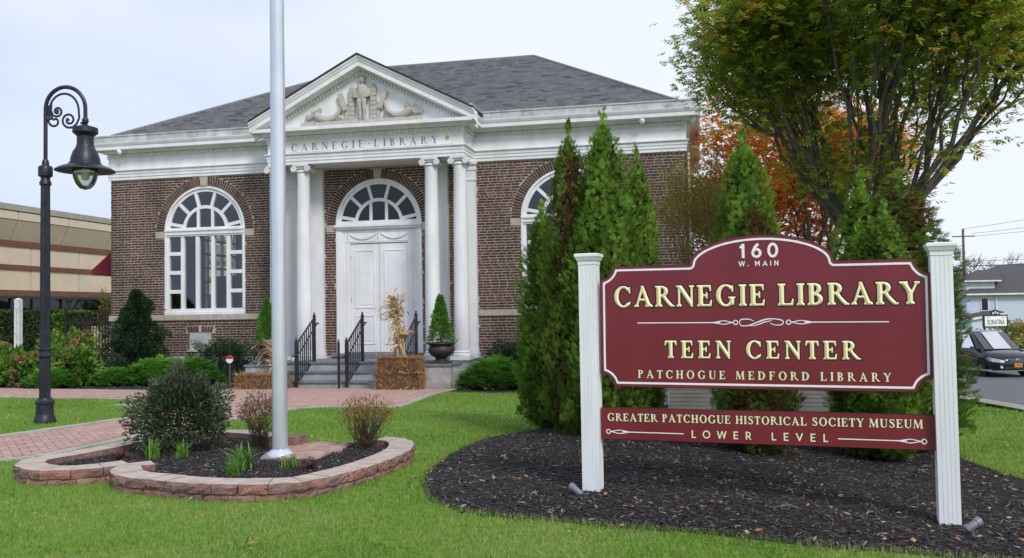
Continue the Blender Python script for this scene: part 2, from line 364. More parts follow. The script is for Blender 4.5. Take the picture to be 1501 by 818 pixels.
PAVE = [(3.1,-2.5),(3.02,-4.46),(3.38,-7.45),(3.44,-8.27),(2.61,-8.35),(1.69,-8.45),(1.71,-9.15),(1.62,-12),(1.43,-14.92),(1.05,-15.2),(.2,-15.9),(-2,-17),(-2.6,-15.3),(-1,-14.4),(-.5,-13.39),(-.38,-12.1),(-.41,-10.16),(-1.0,-8.4),(-2.0,-7.0),(-2.82,-6.76),(-6.83,-6.36),(-16,-5.6),(-16,-2.6),(-9.76,-3.1),(-4.82,-3.79),(-3.6,-3.5),(-2.9,-2.5)]
MUL = [(6.39,-16.03),(6.63,-16.58),(7.15,-17.01),(7.71,-17.12),(8.24,-17.26),(8.97,-17.35),(9.65,-17.48),(10.28,-17.52),(10.79,-17.59),(12.2,-17.5),(12.9,-16.5),(12.4,-15.3),(11.83,-14.71),(11.6,-13.85),(11.3,-12.8),(10.3,-12.1),(9.2,-11.8),(8,-11.4),(6.9,-11.5),(6.6,-12.1),(6.29,-12.7),(6.13,-13.63),(6.14,-14.8),(6.24,-15.55)]
BEDA = [(4.24,-14.15),(3.75,-13.85),(3.1,-13.6),(2.5,-13.75),(2.38,-14.3),(2.33,-15.0),(2.2,-15.6),(2.15,-15.85),(2.24,-16.05),(2.42,-16.2),(2.67,-16.29),(2.95,-16.22),(3.12,-16.06),(3.24,-15.9)]
BEDB = [(3.52,-15.87),(3.37,-15.96),(3.42,-16.15),(3.58,-16.37),(3.8,-16.51),(4.1,-16.58),(4.5,-16.68),(5.0,-16.68),(5.34,-16.58),(5.5,-16.36),(5.69,-15.6),(5.72,-14.8),(5.58,-14.3),(5.42,-14.09),(5.22,-14.04)]
BED = BEDA[:-1]+[(3.3,-15.95)]+BEDB[2:]+[(4.85,-13.98)]
LBED = [(-2.35,-2.95),(-3.4,-3.45),(-4.82,-3.7),(-9.76,-3.0),(-16,-2.5),(-16,1.5),(-8.7,1.5),(-8.7,-.02),(-2.35,-.02)]
RBED = [(2.95,-2.5),(3.1,-3.9),(4.2,-4.2),(5.6,-3.8),(7.5,-2.4),(9.4,-1.2),(9.4,2),(8.7,2),(8.7,-.02),(2.95,-.02)]
def catmull(P, n=12, closed=False):
    out = []; L = len(P)
    for i in range(L if closed else L-1):
        if closed: p = [P[(i+k-1) % L] for k in range(4)]
        else: p = [P[max(i-1,0)], P[i], P[i+1], P[min(i+2,L-1)]]
        for k in range(n):
            t = k/n
            out.append(tuple(.5*((2*p[1][a])+(-p[0][a]+p[2][a])*t+(2*p[0][a]-5*p[1][a]+4*p[2][a]-p[3][a])*t*t+(-p[0][a]+3*p[1][a]-3*p[2][a]+p[3][a])*t**3) for a in range(len(P[0]))))
    if not closed: out.append(tuple(P[-1]))
    return out
def resample(P, step):
    L = [0]
    for a, b in zip(P, P[1:]): L.append(L[-1]+math.dist(a, b))
    n = max(1, round(L[-1]/step)); out = []
    for k in range(n+1):
        s = L[-1]*k/n; i = min(max(int(np.searchsorted(L, s))-1, 0), len(P)-2); t = (s-L[i])/max(L[i+1]-L[i], 1e-9)
        out.append(tuple(P[i][a]+(P[i+1][a]-P[i][a])*t for a in range(len(P[0]))))
    return out
MULS = catmull(MUL, 4, True)
def polydist(x, y, poly):
    x = np.asarray(x, float); y = np.asarray(y, float); d = np.full(x.shape, 1e9); n = len(poly)
    for i in range(n):
        ax, ay = poly[i]; bx, by = poly[(i+1) % n]; ex, ey = bx-ax, by-ay
        t = np.clip(((x-ax)*ex+(y-ay)*ey)/max(ex*ex+ey*ey, 1e-12), 0, 1); d = np.minimum(d, np.hypot(x-ax-t*ex, y-ay-t*ey))
    return d
def mound(x, y): 
    d = np.clip(polydist(x, y, MULS)/.9, 0, 1); return .004+.07*d*(2-d)*(1-.75*np.clip((np.asarray(x)-9.2)/1.2, 0, 1))+.012*np.sin(x*5.1+y*2)*np.sin(y*4.3-x)*d
def wob(x, y, k=1.):
    return np.sin(x*2.1*k+1.3*np.sin(y*1.7*k))+np.sin(y*2.7*k+1.1*np.sin(x*1.3*k+2))
sheet('mulch_bed_ground', MULS, 'mulch_base', 0, .3, h=lambda x, y: float(mound(np.array([x]), np.array([y]))[0]))
sheet('flag_bed_ground', BED, 'mulch_base', .085, .4)
sheet('left_bed_ground', LBED, 'mulch_base', .006, .7)
sheet('right_bed_ground', RBED, 'mulch_base', .006, .7)

# brick walk: a jointed sheet, herringbone pavers on it and concrete edging
walk = sheet('brick_walk', PAVE, 'paver_joint', .005, .8)
PL, PW = .2, .1
cells = []
ca, sa = cos(radians(45)), sin(radians(45))
def w2(u, v): return (u*ca-v*sa, u*sa+v*ca)
rng_cells = []
for i in range(-220, 120):
    for j in range(-180, 180):
        k = (i-j) % 4
        if k == 0: u, v, ln = (i+1)*PW, (j+.5)*PW, 0
        elif k == 3: u, v, ln = (i+.5)*PW, (j+1)*PW, 1
        else: continue
        rng_cells.append((u, v, ln))
rc = np.array(rng_cells); wx = rc[:,0]*ca-rc[:,1]*sa; wy = rc[:,0]*sa+rc[:,1]*ca
keep = inpoly(wx, wy, PAVE) & (polydist(wx, wy, PAVE) > .2) & ((wx > -3.2) | (wy > -6.2)) & (wx > -13)
rc, wx, wy = rc[keep], wx[keep], wy[keep]
P3 = [proj((a, b, 0)) for a, b in zip(wx, wy)]
vis = np.array([1 if (-30 < p[0] < 1530 and p[2] > 0) else 0 for p in P3]); dd = np.array([p[2] for p in P3])
hid = (wx > 1.2) & (wy < -13.2)
order = np.argsort(np.where((vis == 1) & ~hid, dd, 1e6)); single = set(order[:300].tolist())
def paver_mesh(name, mat, ln):
    mb = MB(); mb.ct = random.random(); mb.box((0,0,0), (PL-.008, PW-.008, .02) if not ln else (PW-.008, PL-.008, .02), radians(45), (.985,.97), True); return mb.mesh(name, mat)
pm = [paver_mesh('paver', 'paver_single', 0), paver_mesh('paver', 'paver_single', 1)]
mb = MB()
for q in range(len(rc)):
    x, y = float(wx[q]), float(wy[q]); z = float(G(x, y))+.006+random.uniform(-.0015, .0015)
    if q in single:
        link('paver', pm[int(rc[q,2])], walk, (x, y, z))
    else:
        mb.ct = random.random(); ln = rc[q,2]
        if y > -9 or not hid[q]: mb.box((x, y, z), (PL-.008, PW-.008, .02) if not ln else (PW-.008, PL-.008, .02), radians(45), (1,1), True)
mb.build('distant_pavers', 'paver', walk, kind='stuff')
def strip(pts, wd, h, step, name, mat, parent=None, z0=-.05, jit=.001, pieces=True):
    """edging laid along a polyline as separate blocks with open joints"""
    P = resample(pts, step); n = len(P); res = []
    for i in range(n-1):
        a, b = Vector(P[i]), Vector(P[i+1]); d = (b-a).normalized(); nn = Vector((-d.y, d.x))*wd/2; a = a+d*.004; b = b-d*.004
        za, zb = float(G(a.x, a.y)), float(G(b.x, b.y)); j = random.uniform(-jit, jit)
        m = MB(); q = [a-nn, b-nn, b+nn, a+nn]; zz = [za, zb, zb, za]
        m.add([(p.x, p.y, z+z0) for p, z in zip(q, zz)]+[(p.x, p.y, z+h+j) for p, z in zip(q, zz)], [(4,5,6,7),(0,1,5,4),(1,2,6,5),(2,3,7,6),(3,0,4,7)])
        res.append(m.build(name, mat, parent))
    return res
strip([(3.06,-2.6),(2.98,-4.46),(3.33,-7.45),(3.40,-8.2)], .2, .022, .9, 'edging', 'concrete', walk)
strip(catmull([(3.4,-8.3),(2.61,-8.38),(1.9,-8.42),(1.66,-8.8),(1.66,-9.3)]), .2, .024, .6, 'edging', 'concrete', walk)
strip([(1.66,-9.35),(1.57,-12),(1.40,-14.9)], .18, .022, .9, 'edging', 'concrete', walk)
strip(catmull([(1.38,-14.95),(1.0,-15.25),(.2,-15.9),(-2,-17)]), .18, .022, .9, 'edging', 'concrete', walk)
strip(catmull([(-2.6,-15.3),(-1,-14.4),(-.45,-13.39),(-.33,-12.1),(-.38,-10.16),(-.95,-8.5),(-1.9,-7.15),(-2.82,-6.80)]), .18, .022, .9, 'edging', 'concrete', walk)
strip([(-2.9,-6.72),(-6.83,-6.32),(-15.9,-5.56)], .16, .02, 1.0, 'edging', 'concrete', walk)
strip([(-15.9,-2.66),(-9.76,-3.14),(-4.85,-3.83)], .12, .02, 1.0, 'edging', 'concrete', walk)
strip([(-1.55,-8.5),(-2.45,-8.15)], .3, .02, 1.0, 'edging', 'concrete', walk)

# road and pavement to the right
ud = Vector((.23, -.973)); nd = Vector((.973, .23)); K0 = Vector((16.1, .1))
def rp(a, b): p = K0+ud*a+nd*b; return (p.x, p.y)
sheet('sidewalk', [rp(-60,-3.8), rp(-60,-.16), rp(40,-.16), rp(40,-3.8)], 'concrete', .02, 2.)
sheet('road', [rp(-120,0), rp(-120,11), rp(60,11), rp(60,0)], 'asphalt', .006, 3.)
kb = MB()
for i in range(-50, 34):
    a, b = i*1.2, i*1.2+1.18; q = [rp(a,-.16), rp(b,-.16), rp(b,.0), rp(a,.0)]; z = [float(G(*p)) for p in q]
    kb.add([(p[0], p[1], h-.1) for p, h in zip(q, z)]+[(p[0], p[1], h+.1) for p, h in zip(q, z)], [(4,5,6,7),(0,1,5,4),(1,2,6,5),(2,3,7,6),(3,0,4,7)])
kb.build('kerb', 'concrete', kind='structure')
for a, b, wd, ln in ((-9.0,2.6,.12,1.6), (-5.2,5.2,.12,2.4), (-2.5,3.7,.5,1.8), (-15,5.2,.12,2.4), (-25,5.2,.12,2.4), (-14,2.6,.12,1.6)):
    sheet('road_marking', [rp(a,b), rp(a+ln,b), rp(a+ln,b+wd), rp(a,b+wd)], 'road_paint', .012, 2.)
sheet('far_pavement', [rp(-120,11.3), rp(-120,14), rp(60,14), rp(60,11.3)], 'concrete', .02, 4.)

# raised bed edging: every block a part, two courses
edge_t = thing('bed_edging', 'scalloped low border of rough tumbled brown and pink concrete blocks around the flagpole bed', 'garden border', (4.3,-15.2,0))
def course(pts, zb, zt, wd, step, lead, tmat, rough):
    P = resample(catmull(pts, 10), step)
    for i in range(len(P)-1):
        a, b = Vector(P[i]), Vector(P[i+1])
        da = (Vector(P[i+1])-Vector(P[max(i-1,0)])).normalized(); db = (Vector(P[min(i+2,len(P)-1)])-Vector(P[i])).normalized()
        d = (b-a).normalized(); na = Vector((-da.y, da.x)); nb = Vector((-db.y, db.x))
        a2 = a+d*.003; b2 = b-d*.003; j = random.uniform(-.002, .002); o = Vector((4.3, -15.2)); mid = (a2+b2)/2
        V = []; F = []; nseg = 5; nz = 3
        # rough split face outside (right of travel = -n)
        for iz in range(nz+1):
            for k in range(nseg+1):
                t = k/nseg; p = a2.lerp(b2, t); nn = na.lerp(nb, t); r = random.uniform(-rough, rough) if (0 < iz < nz or 0 < k < nseg) else -rough*.4
                p = p - nn*(wd/2+r-(.007 if iz in (0, nz) else 0)); V.append((p.x-o.x, p.y-o.y, zb+(zt+j-zb)*iz/nz - (0 if iz < nz else .004)))
        for iz in range(nz):
            for k in range(nseg): q = iz*(nseg+1)+k; F.append((q, q+1, q+nseg+2, q+nseg+1))
        n0 = len(V)
        for p, nn in ((a2, na), (b2, nb)):
            q = p-nn*(wd/2-.012); V.append((q.x-o.x, q.y-o.y, zt+j))
        for p, nn in ((b2, nb), (a2, na)):
            q = p+nn*wd/2; V.append((q.x-o.x, q.y-o.y, zt+j))
        for p, nn in ((b2, nb), (a2, na)):
            q = p+nn*wd/2; V.append((q.x-o.x, q.y-o.y, zb))
        m = MB(); m.add(V, []); top = nz*(nseg+1)
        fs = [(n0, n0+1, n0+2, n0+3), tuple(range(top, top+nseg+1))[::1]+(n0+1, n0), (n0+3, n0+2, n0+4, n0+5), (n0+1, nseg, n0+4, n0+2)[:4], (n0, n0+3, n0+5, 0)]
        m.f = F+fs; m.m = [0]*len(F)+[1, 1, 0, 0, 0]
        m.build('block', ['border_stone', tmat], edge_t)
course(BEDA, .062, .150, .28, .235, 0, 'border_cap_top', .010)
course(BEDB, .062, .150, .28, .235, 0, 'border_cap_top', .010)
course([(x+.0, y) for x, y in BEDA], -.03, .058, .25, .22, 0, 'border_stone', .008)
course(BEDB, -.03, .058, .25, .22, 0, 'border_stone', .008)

# ------------------------------------------------------------------ grass, chips, fallen leaves
def polar(n, d0, d1, half=.78):
    d = np.exp(rng.uniform(math.log(d0), math.log(d1), n)); a = rng.uniform(-half, half, n)+YAW
    return CX-d*np.sin(a), CY+d*np.cos(a), d
def hv(n): 
    a = rng.uniform(0, 2*pi, n); return np.cos(a), np.sin(a)
x, y, d = polar(470000, 4.0, 34)
ok = (y < 60) & (x+.236*(y+7) < 13.55+.3*rng.random(len(x)))
ex_m = inpoly(x, y, MULS); dm = polydist(x, y, MULS) ; ok &= ~(ex_m & (dm > .02+.05*rng.random(len(x))))
ok &= ~inpoly(x, y, PAVE); ok &= ~inpoly(x, y, BED); ok &= ~inpoly(x, y, LBED) & ~inpoly(x, y, RBED)
for c in (BEDA, BEDB):
    dmin = np.full(len(x), 9.)
    for i in range(len(c)-1):
        ax, ay = c[i]; ex, ey = c[i+1][0]-ax, c[i+1][1]-ay; t = np.clip(((x-ax)*ex+(y-ay)*ey)/(ex*ex+ey*ey), 0, 1); dmin = np.minimum(dmin, np.hypot(x-ax-t*ex, y-ay-t*ey))
    ok &= dmin > .135
ok &= ~((x > -9.2) & (x < 9.2) & (y > -2.9) & (y < 13)); ok &= ~((x > 4.2) & (x < 5.0) & (y > -15.2) & (y < -13.95))
x, y, d = x[ok], y[ok], d[ok]; n = len(x)
h = rng.uniform(.020, .040, n)*(1+.012*d); wd = .0052*(d/5.5)**.85*rng.uniform(.7, 1.4, n); cx_, sx_ = hv(n); lx, ly = hv(n); ln = rng.uniform(.1, .8, n)*h
edge = np.clip(1-polydist(x, y, MULS)/.12, 0, 1); h *= 1+.5*edge
z = G(x, y)
A = np.stack([x-cx_*wd/2, y-sx_*wd/2, z-.004], 1); B = np.stack([x+cx_*wd/2, y+sx_*wd/2, z-.004], 1); C3 = np.stack([x+lx*ln, y+ly*ln, z+h], 1)
V = np.stack([A, B, C3], 1).reshape(-1, 3)
pt = .42+.10*wob(x, y, .8)+.08*wob(x, y, 3.1)+rng.normal(0, .17, n); near = np.clip((9-d)/2.5, 0, 1)
pt = np.where(rng.random(n) < .05+.30*near*np.clip(.35+.5*wob(x, y, 1.3), 0, 1), .98, pt); pt = np.clip(pt, 0, 1)
tag(link('lawn_grass', npmesh('lawn_grass', V, np.arange(3*n).reshape(-1, 3), 'grass', np.repeat(pt, 3))), 'short mown green lawn with paler dry patches', 'grass', kind='stuff')
print('grass', n)

def chips(name, x, y, z, lo, hi, parent=None, label=None, mat='mulch_chip', wr=(.14,.3), lift=.012):
    n = len(x); L = rng.uniform(lo, hi, n); Wc = L*rng.uniform(*wr, n); a, b = hv(n); tz = rng.normal(0, .28, n)
    e = np.stack([a, b, tz], 1); e /= np.linalg.norm(e, axis=1)[:, None]; s = np.stack([-b, a, rng.normal(0, .3, n)], 1)
    c = np.stack([x, y, z+rng.uniform(0, lift, n)], 1)
    V = np.stack([c-e*L[:,None]/2, c+s*Wc[:,None]/2+[0,0,.002], c+e*L[:,None]/2, c-s*Wc[:,None]/2+[0,0,.002], c+[0,0,1]*(Wc*.45)[:,None]+e*(L*.1)[:,None]], 1).reshape(-1, 3)
    o = np.arange(n)[:, None]*5; F = np.concatenate([o+np.array([[0,3,4]]), o+np.array([[3,2,4]]), o+np.array([[2,1,4]]), o+np.array([[1,0,4]])])
    me = npmesh(name, V, F, mat, np.repeat(rng.random(n)**1.3, 5)); return tag(link(name, me), label, 'mulch' if label else None, kind='stuff')
x, y, d = polar(150000, 4.5, 14); k = inpoly(x, y, MULS) | ((polydist(x, y, MULS) < .16) & (rng.random(len(x)) < .10)); x, y, d = x[k], y[k], d[k]
chips('mulch_chips', x, y, G(x, y)+mound(x, y), .022, .085, wr=(.10,.26), label='dark shredded bark mulch mounded around the arborvitae and sign posts')
x = rng.uniform(2.1, 5.9, 30000); y = rng.uniform(-16.8, -13.5, 30000); k = inpoly(x, y, BED) & ~((x > 4.22) & (x < 4.95) & (y > -15.2)); x, y = x[k], y[k]
chips('bed_mulch_chips', x, y, G(x, y)+.087, .02, .06, label='black bark mulch inside the raised flagpole bed')
x = rng.uniform(-13, -2.3, 14000); y = rng.uniform(-3.8, 0, 14000); k = inpoly(x, y, LBED); x, y = x[k], y[k]
chips('wall_bed_mulch_chips', x, y, G(x, y)+.01, .03, .09, label='dark mulch in the planting bed along the left library wall')
# fallen leaves
x, y, d = polar(1400, 4.6, 22, .62)
ok = ~inpoly(x, y, PAVE) & (y < -4.5) & (x+.236*(y+7) < 13.3) & ~inpoly(x, y, BED) & (rng.random(len(x)) < .10+.12*inpoly(x, y, MULS))
x, y = x[ok], y[ok]; im = inpoly(x, y, MULS); z = G(x, y)+np.where(im, mound(x, y)+.012, .035)
chips('fallen_leaves', x, y, z, .03, .065, mat='lawn_leaf', wr=(.5,.8), lift=.008)
bpy.data.objects['fallen_leaves']['label'] = 'small tan and orange leaves fallen on the lawn and mulch'; bpy.data.objects['fallen_leaves']['category'] = 'fallen leaves'
# ------------------------------------------------------------------ the library
XL = 8.63; ZA = 5.786; AX, BX = 1.87, 2.678; WX, WR, WS = 5.478, 1.316, 4.166; DR = 1.287; ZD = .33
lib = thing('library_building', 'two-toned brick library with white columned portico, pediment relief and grey hipped roof', 'library', (0,0,0))
def arc(cx, cz, r, a0, a1, n): return [(cx+r*cos(a0+(a1-a0)*i/n), cz+r*sin(a0+(a1-a0)*i/n)) for i in range(n+1)]
def hole(cx, r, z0, n=28): return [(cx-r, z0), (cx+r, z0)]+arc(cx, WS, r, 0, pi, n)
holes = [hole(-WX, WR, 1.60), hole(WX, WR, 1.60), hole(0, DR, ZD)]
outer = [(-XL+.004, -.45), (XL-.004, -.45), (XL-.004, 5.80), (-XL+.004, 5.80)]
loops = [[Vector((p[0], p[1], 0)) for p in L] for L in [outer]+holes]
flat = [p for L in loops for p in L]
mb = MB(); mb.add([(p.x, 0, p.y) for p in flat], [tuple(t) for t in tessellate_polygon(loops)])
for H in holes:
    n = len(H); mb.add([(p[0], 0, p[1]) for p in H]+[(p[0], .30, p[1]) for p in H], [(i, (i+1) % n, n+(i+1) % n, n+i) for i in range(n)])
fwall = mb.build('front_wall', 'mortar', lib)
# side and back walls, the left one with an opening
mb = MB()
mb.span((XL-.35,.004,-.45), (XL-.004,9.8,5.8)); mb.span((-XL+.3,9.5,-.45), (XL-.3,9.85,5.8))
mb.span((-XL+.004,.004,-.45), (-XL+.35,4.6,5.8)); mb.span((-XL+.004,7.2,-.45), (-XL+.35,9.8,5.8)); mb.span((-XL+.004,4.6,-.45), (-XL+.35,7.2,1.66)); mb.span((-XL+.004,4.6,4.9), (-XL+.35,7.2,5.8))
swall = mb.build('side_walls', 'mortar', lib)

CO = .0765; HP = .233
def excl(z):
    out = []
    for cx, r in ((-WX, WR), (WX, WR), (0, DR)):
        R = r+.285
        if z > WS: 
            if z < WS+R: h = sqrt(R*R-(z-WS)**2); out.append((cx-h, cx+h))
        elif z > (1.64 if cx else 0):
            h = r+.012
            if z > 3.955: h = r+.30
            out.append((cx-h, cx+h))
    if .56 < z < 1.115:
        out += [(-5.98-.0, -5.27), (5.27, 5.98)]
    if 1.10 <= z < 1.31: out += [(-6.10, -5.15), (5.15, 6.10)]
    for c in (-BX, -AX, AX, BX):
        out.append((c-.236, c+.236))
    if 1.483 < z < 1.662: out += [(-20, -2.9), (2.9, 20)]
    return out
bricks = []
zi = .415; row = 0
while zi+CO < ZA+.01:
    zc = zi+.029
    hd = row % 6 == 3 or abs(zi+CO-1.486) < CO*.6
    x = -XL+(0 if hd else (HP/2 if row % 2 else 0)); pitch = HP/2 if hd else HP
    if not hd and row % 2: x = -XL-HP/2
    iv = excl(zc)
    while x < XL:
        w_ = pitch*random.uniform(.94, 1.06) if not hd else pitch
        a, b = max(x+.009, -XL), min(x+w_-.009, XL)
        segs = [(a, b)]
        for e0, e1 in iv:
            ns_ = []
            for p, q in segs:
                if q <= e0 or p >= e1: ns_.append((p, q))
                else:
                    if p < e0: ns_.append((p, e0-.006))
                    if q > e1: ns_.append((e1+.006, q))
            segs = ns_
        for p, q in segs:
            if q-p > .035: bricks.append(('b', p, q, zc+random.uniform(-.002, .002)))
        x += w_
    zi += CO; row += 1
for cx, r in ((-WX, WR), (WX, WR), (0, DR)):
    R0, R1 = r+.015, r+.27; nb = int(pi*(R0+R1)/2/.0775)
    for k in range(nb):
        a0 = pi*k/nb+.004; a1 = pi*(k+1)/nb-.004
        if abs((a0+a1)/2-pi/2) < .075: continue
        bricks.append(('v', cx, a0, a1, R0, R1))
def bvis(b):
    p = ((b[1]+b[2])/2, 0, b[3]) if b[0] == 'b' else (b[1]+1.45*cos(b[2]), 0, WS+1.45*sin(b[2]))
    px, py, d = proj(p)
    if px > 745 and py > 160 and px < 960: return 1e3
    if px > 940 or (p[0] < 3 and p[2] < .9) or 395 < px < 425 or (px > 690 and py > 500): return 1e3
    return d + (0 if b[0] == 'b' and b[2]-b[1] > .15 or b[0] == 'v' else 6)
order = sorted(range(len(bricks)), key=lambda i: bvis(bricks[i])); sing = set(order[:300])
def vous(m, b, org=(0,0,0), y0=-.014):
    _, cx, a0, a1, R0, R1 = b; g = .007; P = []
    for r_, s_ in ((R0, 1), (R1, 1)):
        P += [(cx+r_*cos(a0+g/r_), WS+r_*sin(a0+g/r_)), (cx+r_*cos(a1-g/r_), WS+r_*sin(a1-g/r_))]
    P = [P[0], P[2], P[3], P[1]]
    V = [(p[0]-org[0], y0-org[1], p[1]-org[2]) for p in P]+[(p[0]-org[0], .01-org[1], p[1]-org[2]) for p in P]
    m.add(V, [(3,2,1,0),(0,1,5,4),(1,2,6,5),(2,3,7,6),(3,0,4,7)])
stuff = MB(); cache = {}
for i, b in enumerate(bricks):
    ti = random.random()
    if i in sing:
        if b[0] == 'b':
            wkey = round((b[2]-b[1])/.004); 
            if wkey not in cache:
                m = MB(); m.add([(sx*wkey*.002, yy, sz*.027) for yy in (-.0, .022) for sx, sz in ((-1,-1),(1,-1),(1,1),(-1,1))], [(0,1,2,3),(0,4,5,1),(1,5,6,2),(2,6,7,3),(3,7,4,0)]); cache[wkey] = m.mesh('brick', 'brick_single')
            link('brick', cache[wkey], fwall, ((b[1]+b[2])/2, -.006-random.uniform(0, .003), b[3]))
        else:
            m = MB(); mid = (b[2]+b[3])/2; og = (b[1]+1.46*cos(mid), 0, WS+1.46*sin(mid)); vous(m, b, og); m.build('brick', 'brick_single', fwall, loc=og)
    else:
        stuff.ct = ti
        if b[0] == 'b':
            y0 = -.006-random.uniform(0, .003); x0, x1, z0, z1 = b[1], b[2], b[3]-.027, b[3]+.027
            stuff.add([(x0,y0,z0),(x1,y0,z0),(x1,y0,z1),(x0,y0,z1),(x0,.01,z0),(x1,.01,z0),(x1,.01,z1),(x0,.01,z1)], [(0,1,2,3),(0,4,5,1),(1,5,6,2),(2,6,7,3),(3,7,4,0)])
        else: vous(stuff, b)
for cx in (-WX-.15, WX+.15):      # flat arch over the basement windows
    for k in range(9):
        if k == 4: continue
        t = (k-4)*.085; sl_ = (k-4)*.016; stuff.ct = random.random(); c = -5.628 if cx < 0 else 5.628; g = .034
        stuff.add([(c+t-g,-.014,1.12),(c+t+g,-.014,1.12),(c+t+sl_+g,-.014,1.30),(c+t+sl_-g,-.014,1.30)]+[(c+t-g,.01,1.12),(c+t+g,.01,1.12),(c+t+sl_+g,.01,1.30),(c+t+sl_-g,.01,1.30)], [(0,1,2,3),(0,4,5,1),(1,5,6,2),(2,6,7,3),(3,7,4,0)])
stuff.build('brick_courses', 'brick', fwall, kind='stuff')
# bricks of the right side wall
stuff = MB(); zi = .415; row = 0
while zi+CO < ZA+.01:
    y = .12 if row % 2 else 0
    while y < 9.6:
        stuff.ct = random.random(); L = HP-.018; x0 = XL-.01; x1 = XL+.012
        if not 1.483 < zi+.03 < 1.662: stuff.add([(x1,y,zi),(x1,y+L,zi),(x1,y+L,zi+.057),(x1,y,zi+.057),(x0,y,zi),(x0,y+L,zi),(x0,y+L,zi+.057),(x0,y,zi+.057)], [(0,1,2,3),(0,4,5,1),(1,5,6,2),(2,6,7,3),(3,7,4,0)])
        y += HP
    zi += CO; row += 1
stuff.build('brick_courses', 'brick', swall, kind='stuff')
# stone dressings
def stone(name, a, b, mat='limestone', parent=fwall): m = MB(); m.span(a, b); return m.build(name, mat, parent)
for x0, x1 in ((-XL-.045, -7.0), (-6.995, -5.2), (-5.195, -4.0), (-3.995, -2.92), (2.92, 3.9), (3.905, 5.6), (5.605, 7.1), (7.105, XL+.045)):
    stone('sill_stone', (x0, -.045, 1.49), (x1, .01, 1.655))
m = MB(); m.span((XL-.01, .012, 1.49), (XL+.045, 9.8, 1.655)); m.build('sill_stone', 'limestone', swall)
for cx, r in ((-WX, WR), (WX, WR), (0, DR)):
    m = MB(); m.add([(cx-.10,-.05,WS+r+.012),(cx+.10,-.05,WS+r+.012),(cx+.135,-.05,WS+r+.288),(cx-.135,-.05,WS+r+.288)]+[(cx-.10,.01,WS+r+.012),(cx+.10,.01,WS+r+.012),(cx+.135,.01,WS+r+.288),(cx-.135,.01,WS+r+.288)], [(3,2,1,0),(0,1,5,4),(1,2,6,5),(2,3,7,6),(3,0,4,7)])
    m.build('keystone', 'limestone', fwall)
    for s in (-1, 1):
        a, b = sorted((cx+s*(r+.012), cx+s*(r+.30))); stone('springer', (a, -.028, 3.965), (b, .01, 4.16))
for c in (-5.628, 5.628):
    stone('keystone', (c-.045, -.03, 1.12), (c+.045, .01, 1.32)); stone('basement_panel', (c-.34, -.006, .60), (c+.34, .03, 1.115), 'foundation'); stone('basement_sill', (c-.42, -.04, .545), (c+.42, .01, .60))
for a, b in (((-XL-.06, -.07, -.6), (-2.95, .008, .41)), ((2.95, -.07, -.6), (XL+.06, .008, .41)), ((XL-.01, .01, -.6), (XL+.06, 9.9, .41))): m = MB(); m.span(a, b); m.build('foundation', 'foundation', lib)

# entablature
YP = -1.05; BP = 2.79
low = [(0,5.786),(.05,5.786),(.05,5.872),(.068,5.876),(.068,5.962),(.085,5.966),(.085,6.045),(.13,6.065),(.13,6.092),(.05,6.098),(.05,6.425),(.08,6.445),(.08,6.572),(.15,6.585),(.165,6.615),(.175,6.652),(.385,6.663),(.385,6.758),(0,6.764)]
upp = [(.3,6.758),(.387,6.760),(.405,6.785),(.435,6.845),(.44,6.875),(.362,6.885),(.366,7.05),(.390,7.065),(.390,7.100),(.31,7.103),(.29,6.99)]
path = [(-XL,9.9),(-XL,0),(-BP,0),(-BP,YP),(BP,YP),(BP,0),(XL,0),(XL,9.9)]
m = MB(); m.sweep(low, path); ent = m.build('entablature', 'white_paint', lib)
for pth in (path[:3]+[(-BP,YP-.385)], [(BP,YP-.385)]+path[5:]):
    m = MB(); m.sweep(upp[:5], pth); m.build('crown_moulding', 'white_paint', ent)
    m = MB(); m.sweep(upp[4:], pth, True); m.build('gutter', 'gutter_metal', ent)
m = MB()
for (a, b) in zip(path, path[1:]):
    a = Vector(a); b = Vector(b); L = (b-a).length; d = (b-a)/L; nn = Vector((d.y, -d.x)); k = int(L/.077)
    for i in range(k+1):
        p = a+d*(L*(i+.5)/(k+1))+nn*.108
        if p.y > 4: continue
        m.box((p.x, p.y, 6.512), (.042, .06, .085) if abs(d.x) > .5 else (.06, .042, .085))
m.build('dentils', 'dentil_paint', ent, kind='stuff')
m = MB(); m.span((-BP+.002, YP+.002, 5.790), (BP-.002, YP+.44, 6.2)); m.span((-BP+.002, YP+.44, 5.790), (-BP+.44, -.002, 6.2)); m.span((BP-.44, YP+.44, 5.790), (BP-.002, -.002, 6.2)); m.build('portico_beam', 'dentil_paint', ent)
m = MB(); m.span((-BP+.44, YP+.44, 5.798), (BP-.44, -.003, 6.1)); m.build('portico_ceiling', 'dentil_paint', ent)
m = MB()
for a, b in (((-2.50,6.12),(2.60,6.135)),((-2.50,6.385),(2.60,6.40)),((-2.50,6.135),(-2.485,6.385)),((2.585,6.135),(2.60,6.385))): m.span((a[0], YP-.066, a[1]), (b[0], YP-.045, b[1]))
m.span((-2.485, YP-.0545, 6.135), (2.585, YP-.045, 6.385)); m.build('name_panel', 'white_paint', ent)
m = MB(); mm4 = Matrix.Translation((2.40, YP-.056, 6.29)) @ Matrix.Rotation(pi/2, 4, 'X'); m.X = mm4; m.lathe([(.001,.0),(.058,.0),(.060,.012),(.045,.014),(.043,.006),(.02,.006),(.018,.016),(.001,.018)], 20); m.build('round_badge', 'gold_badge', ent)

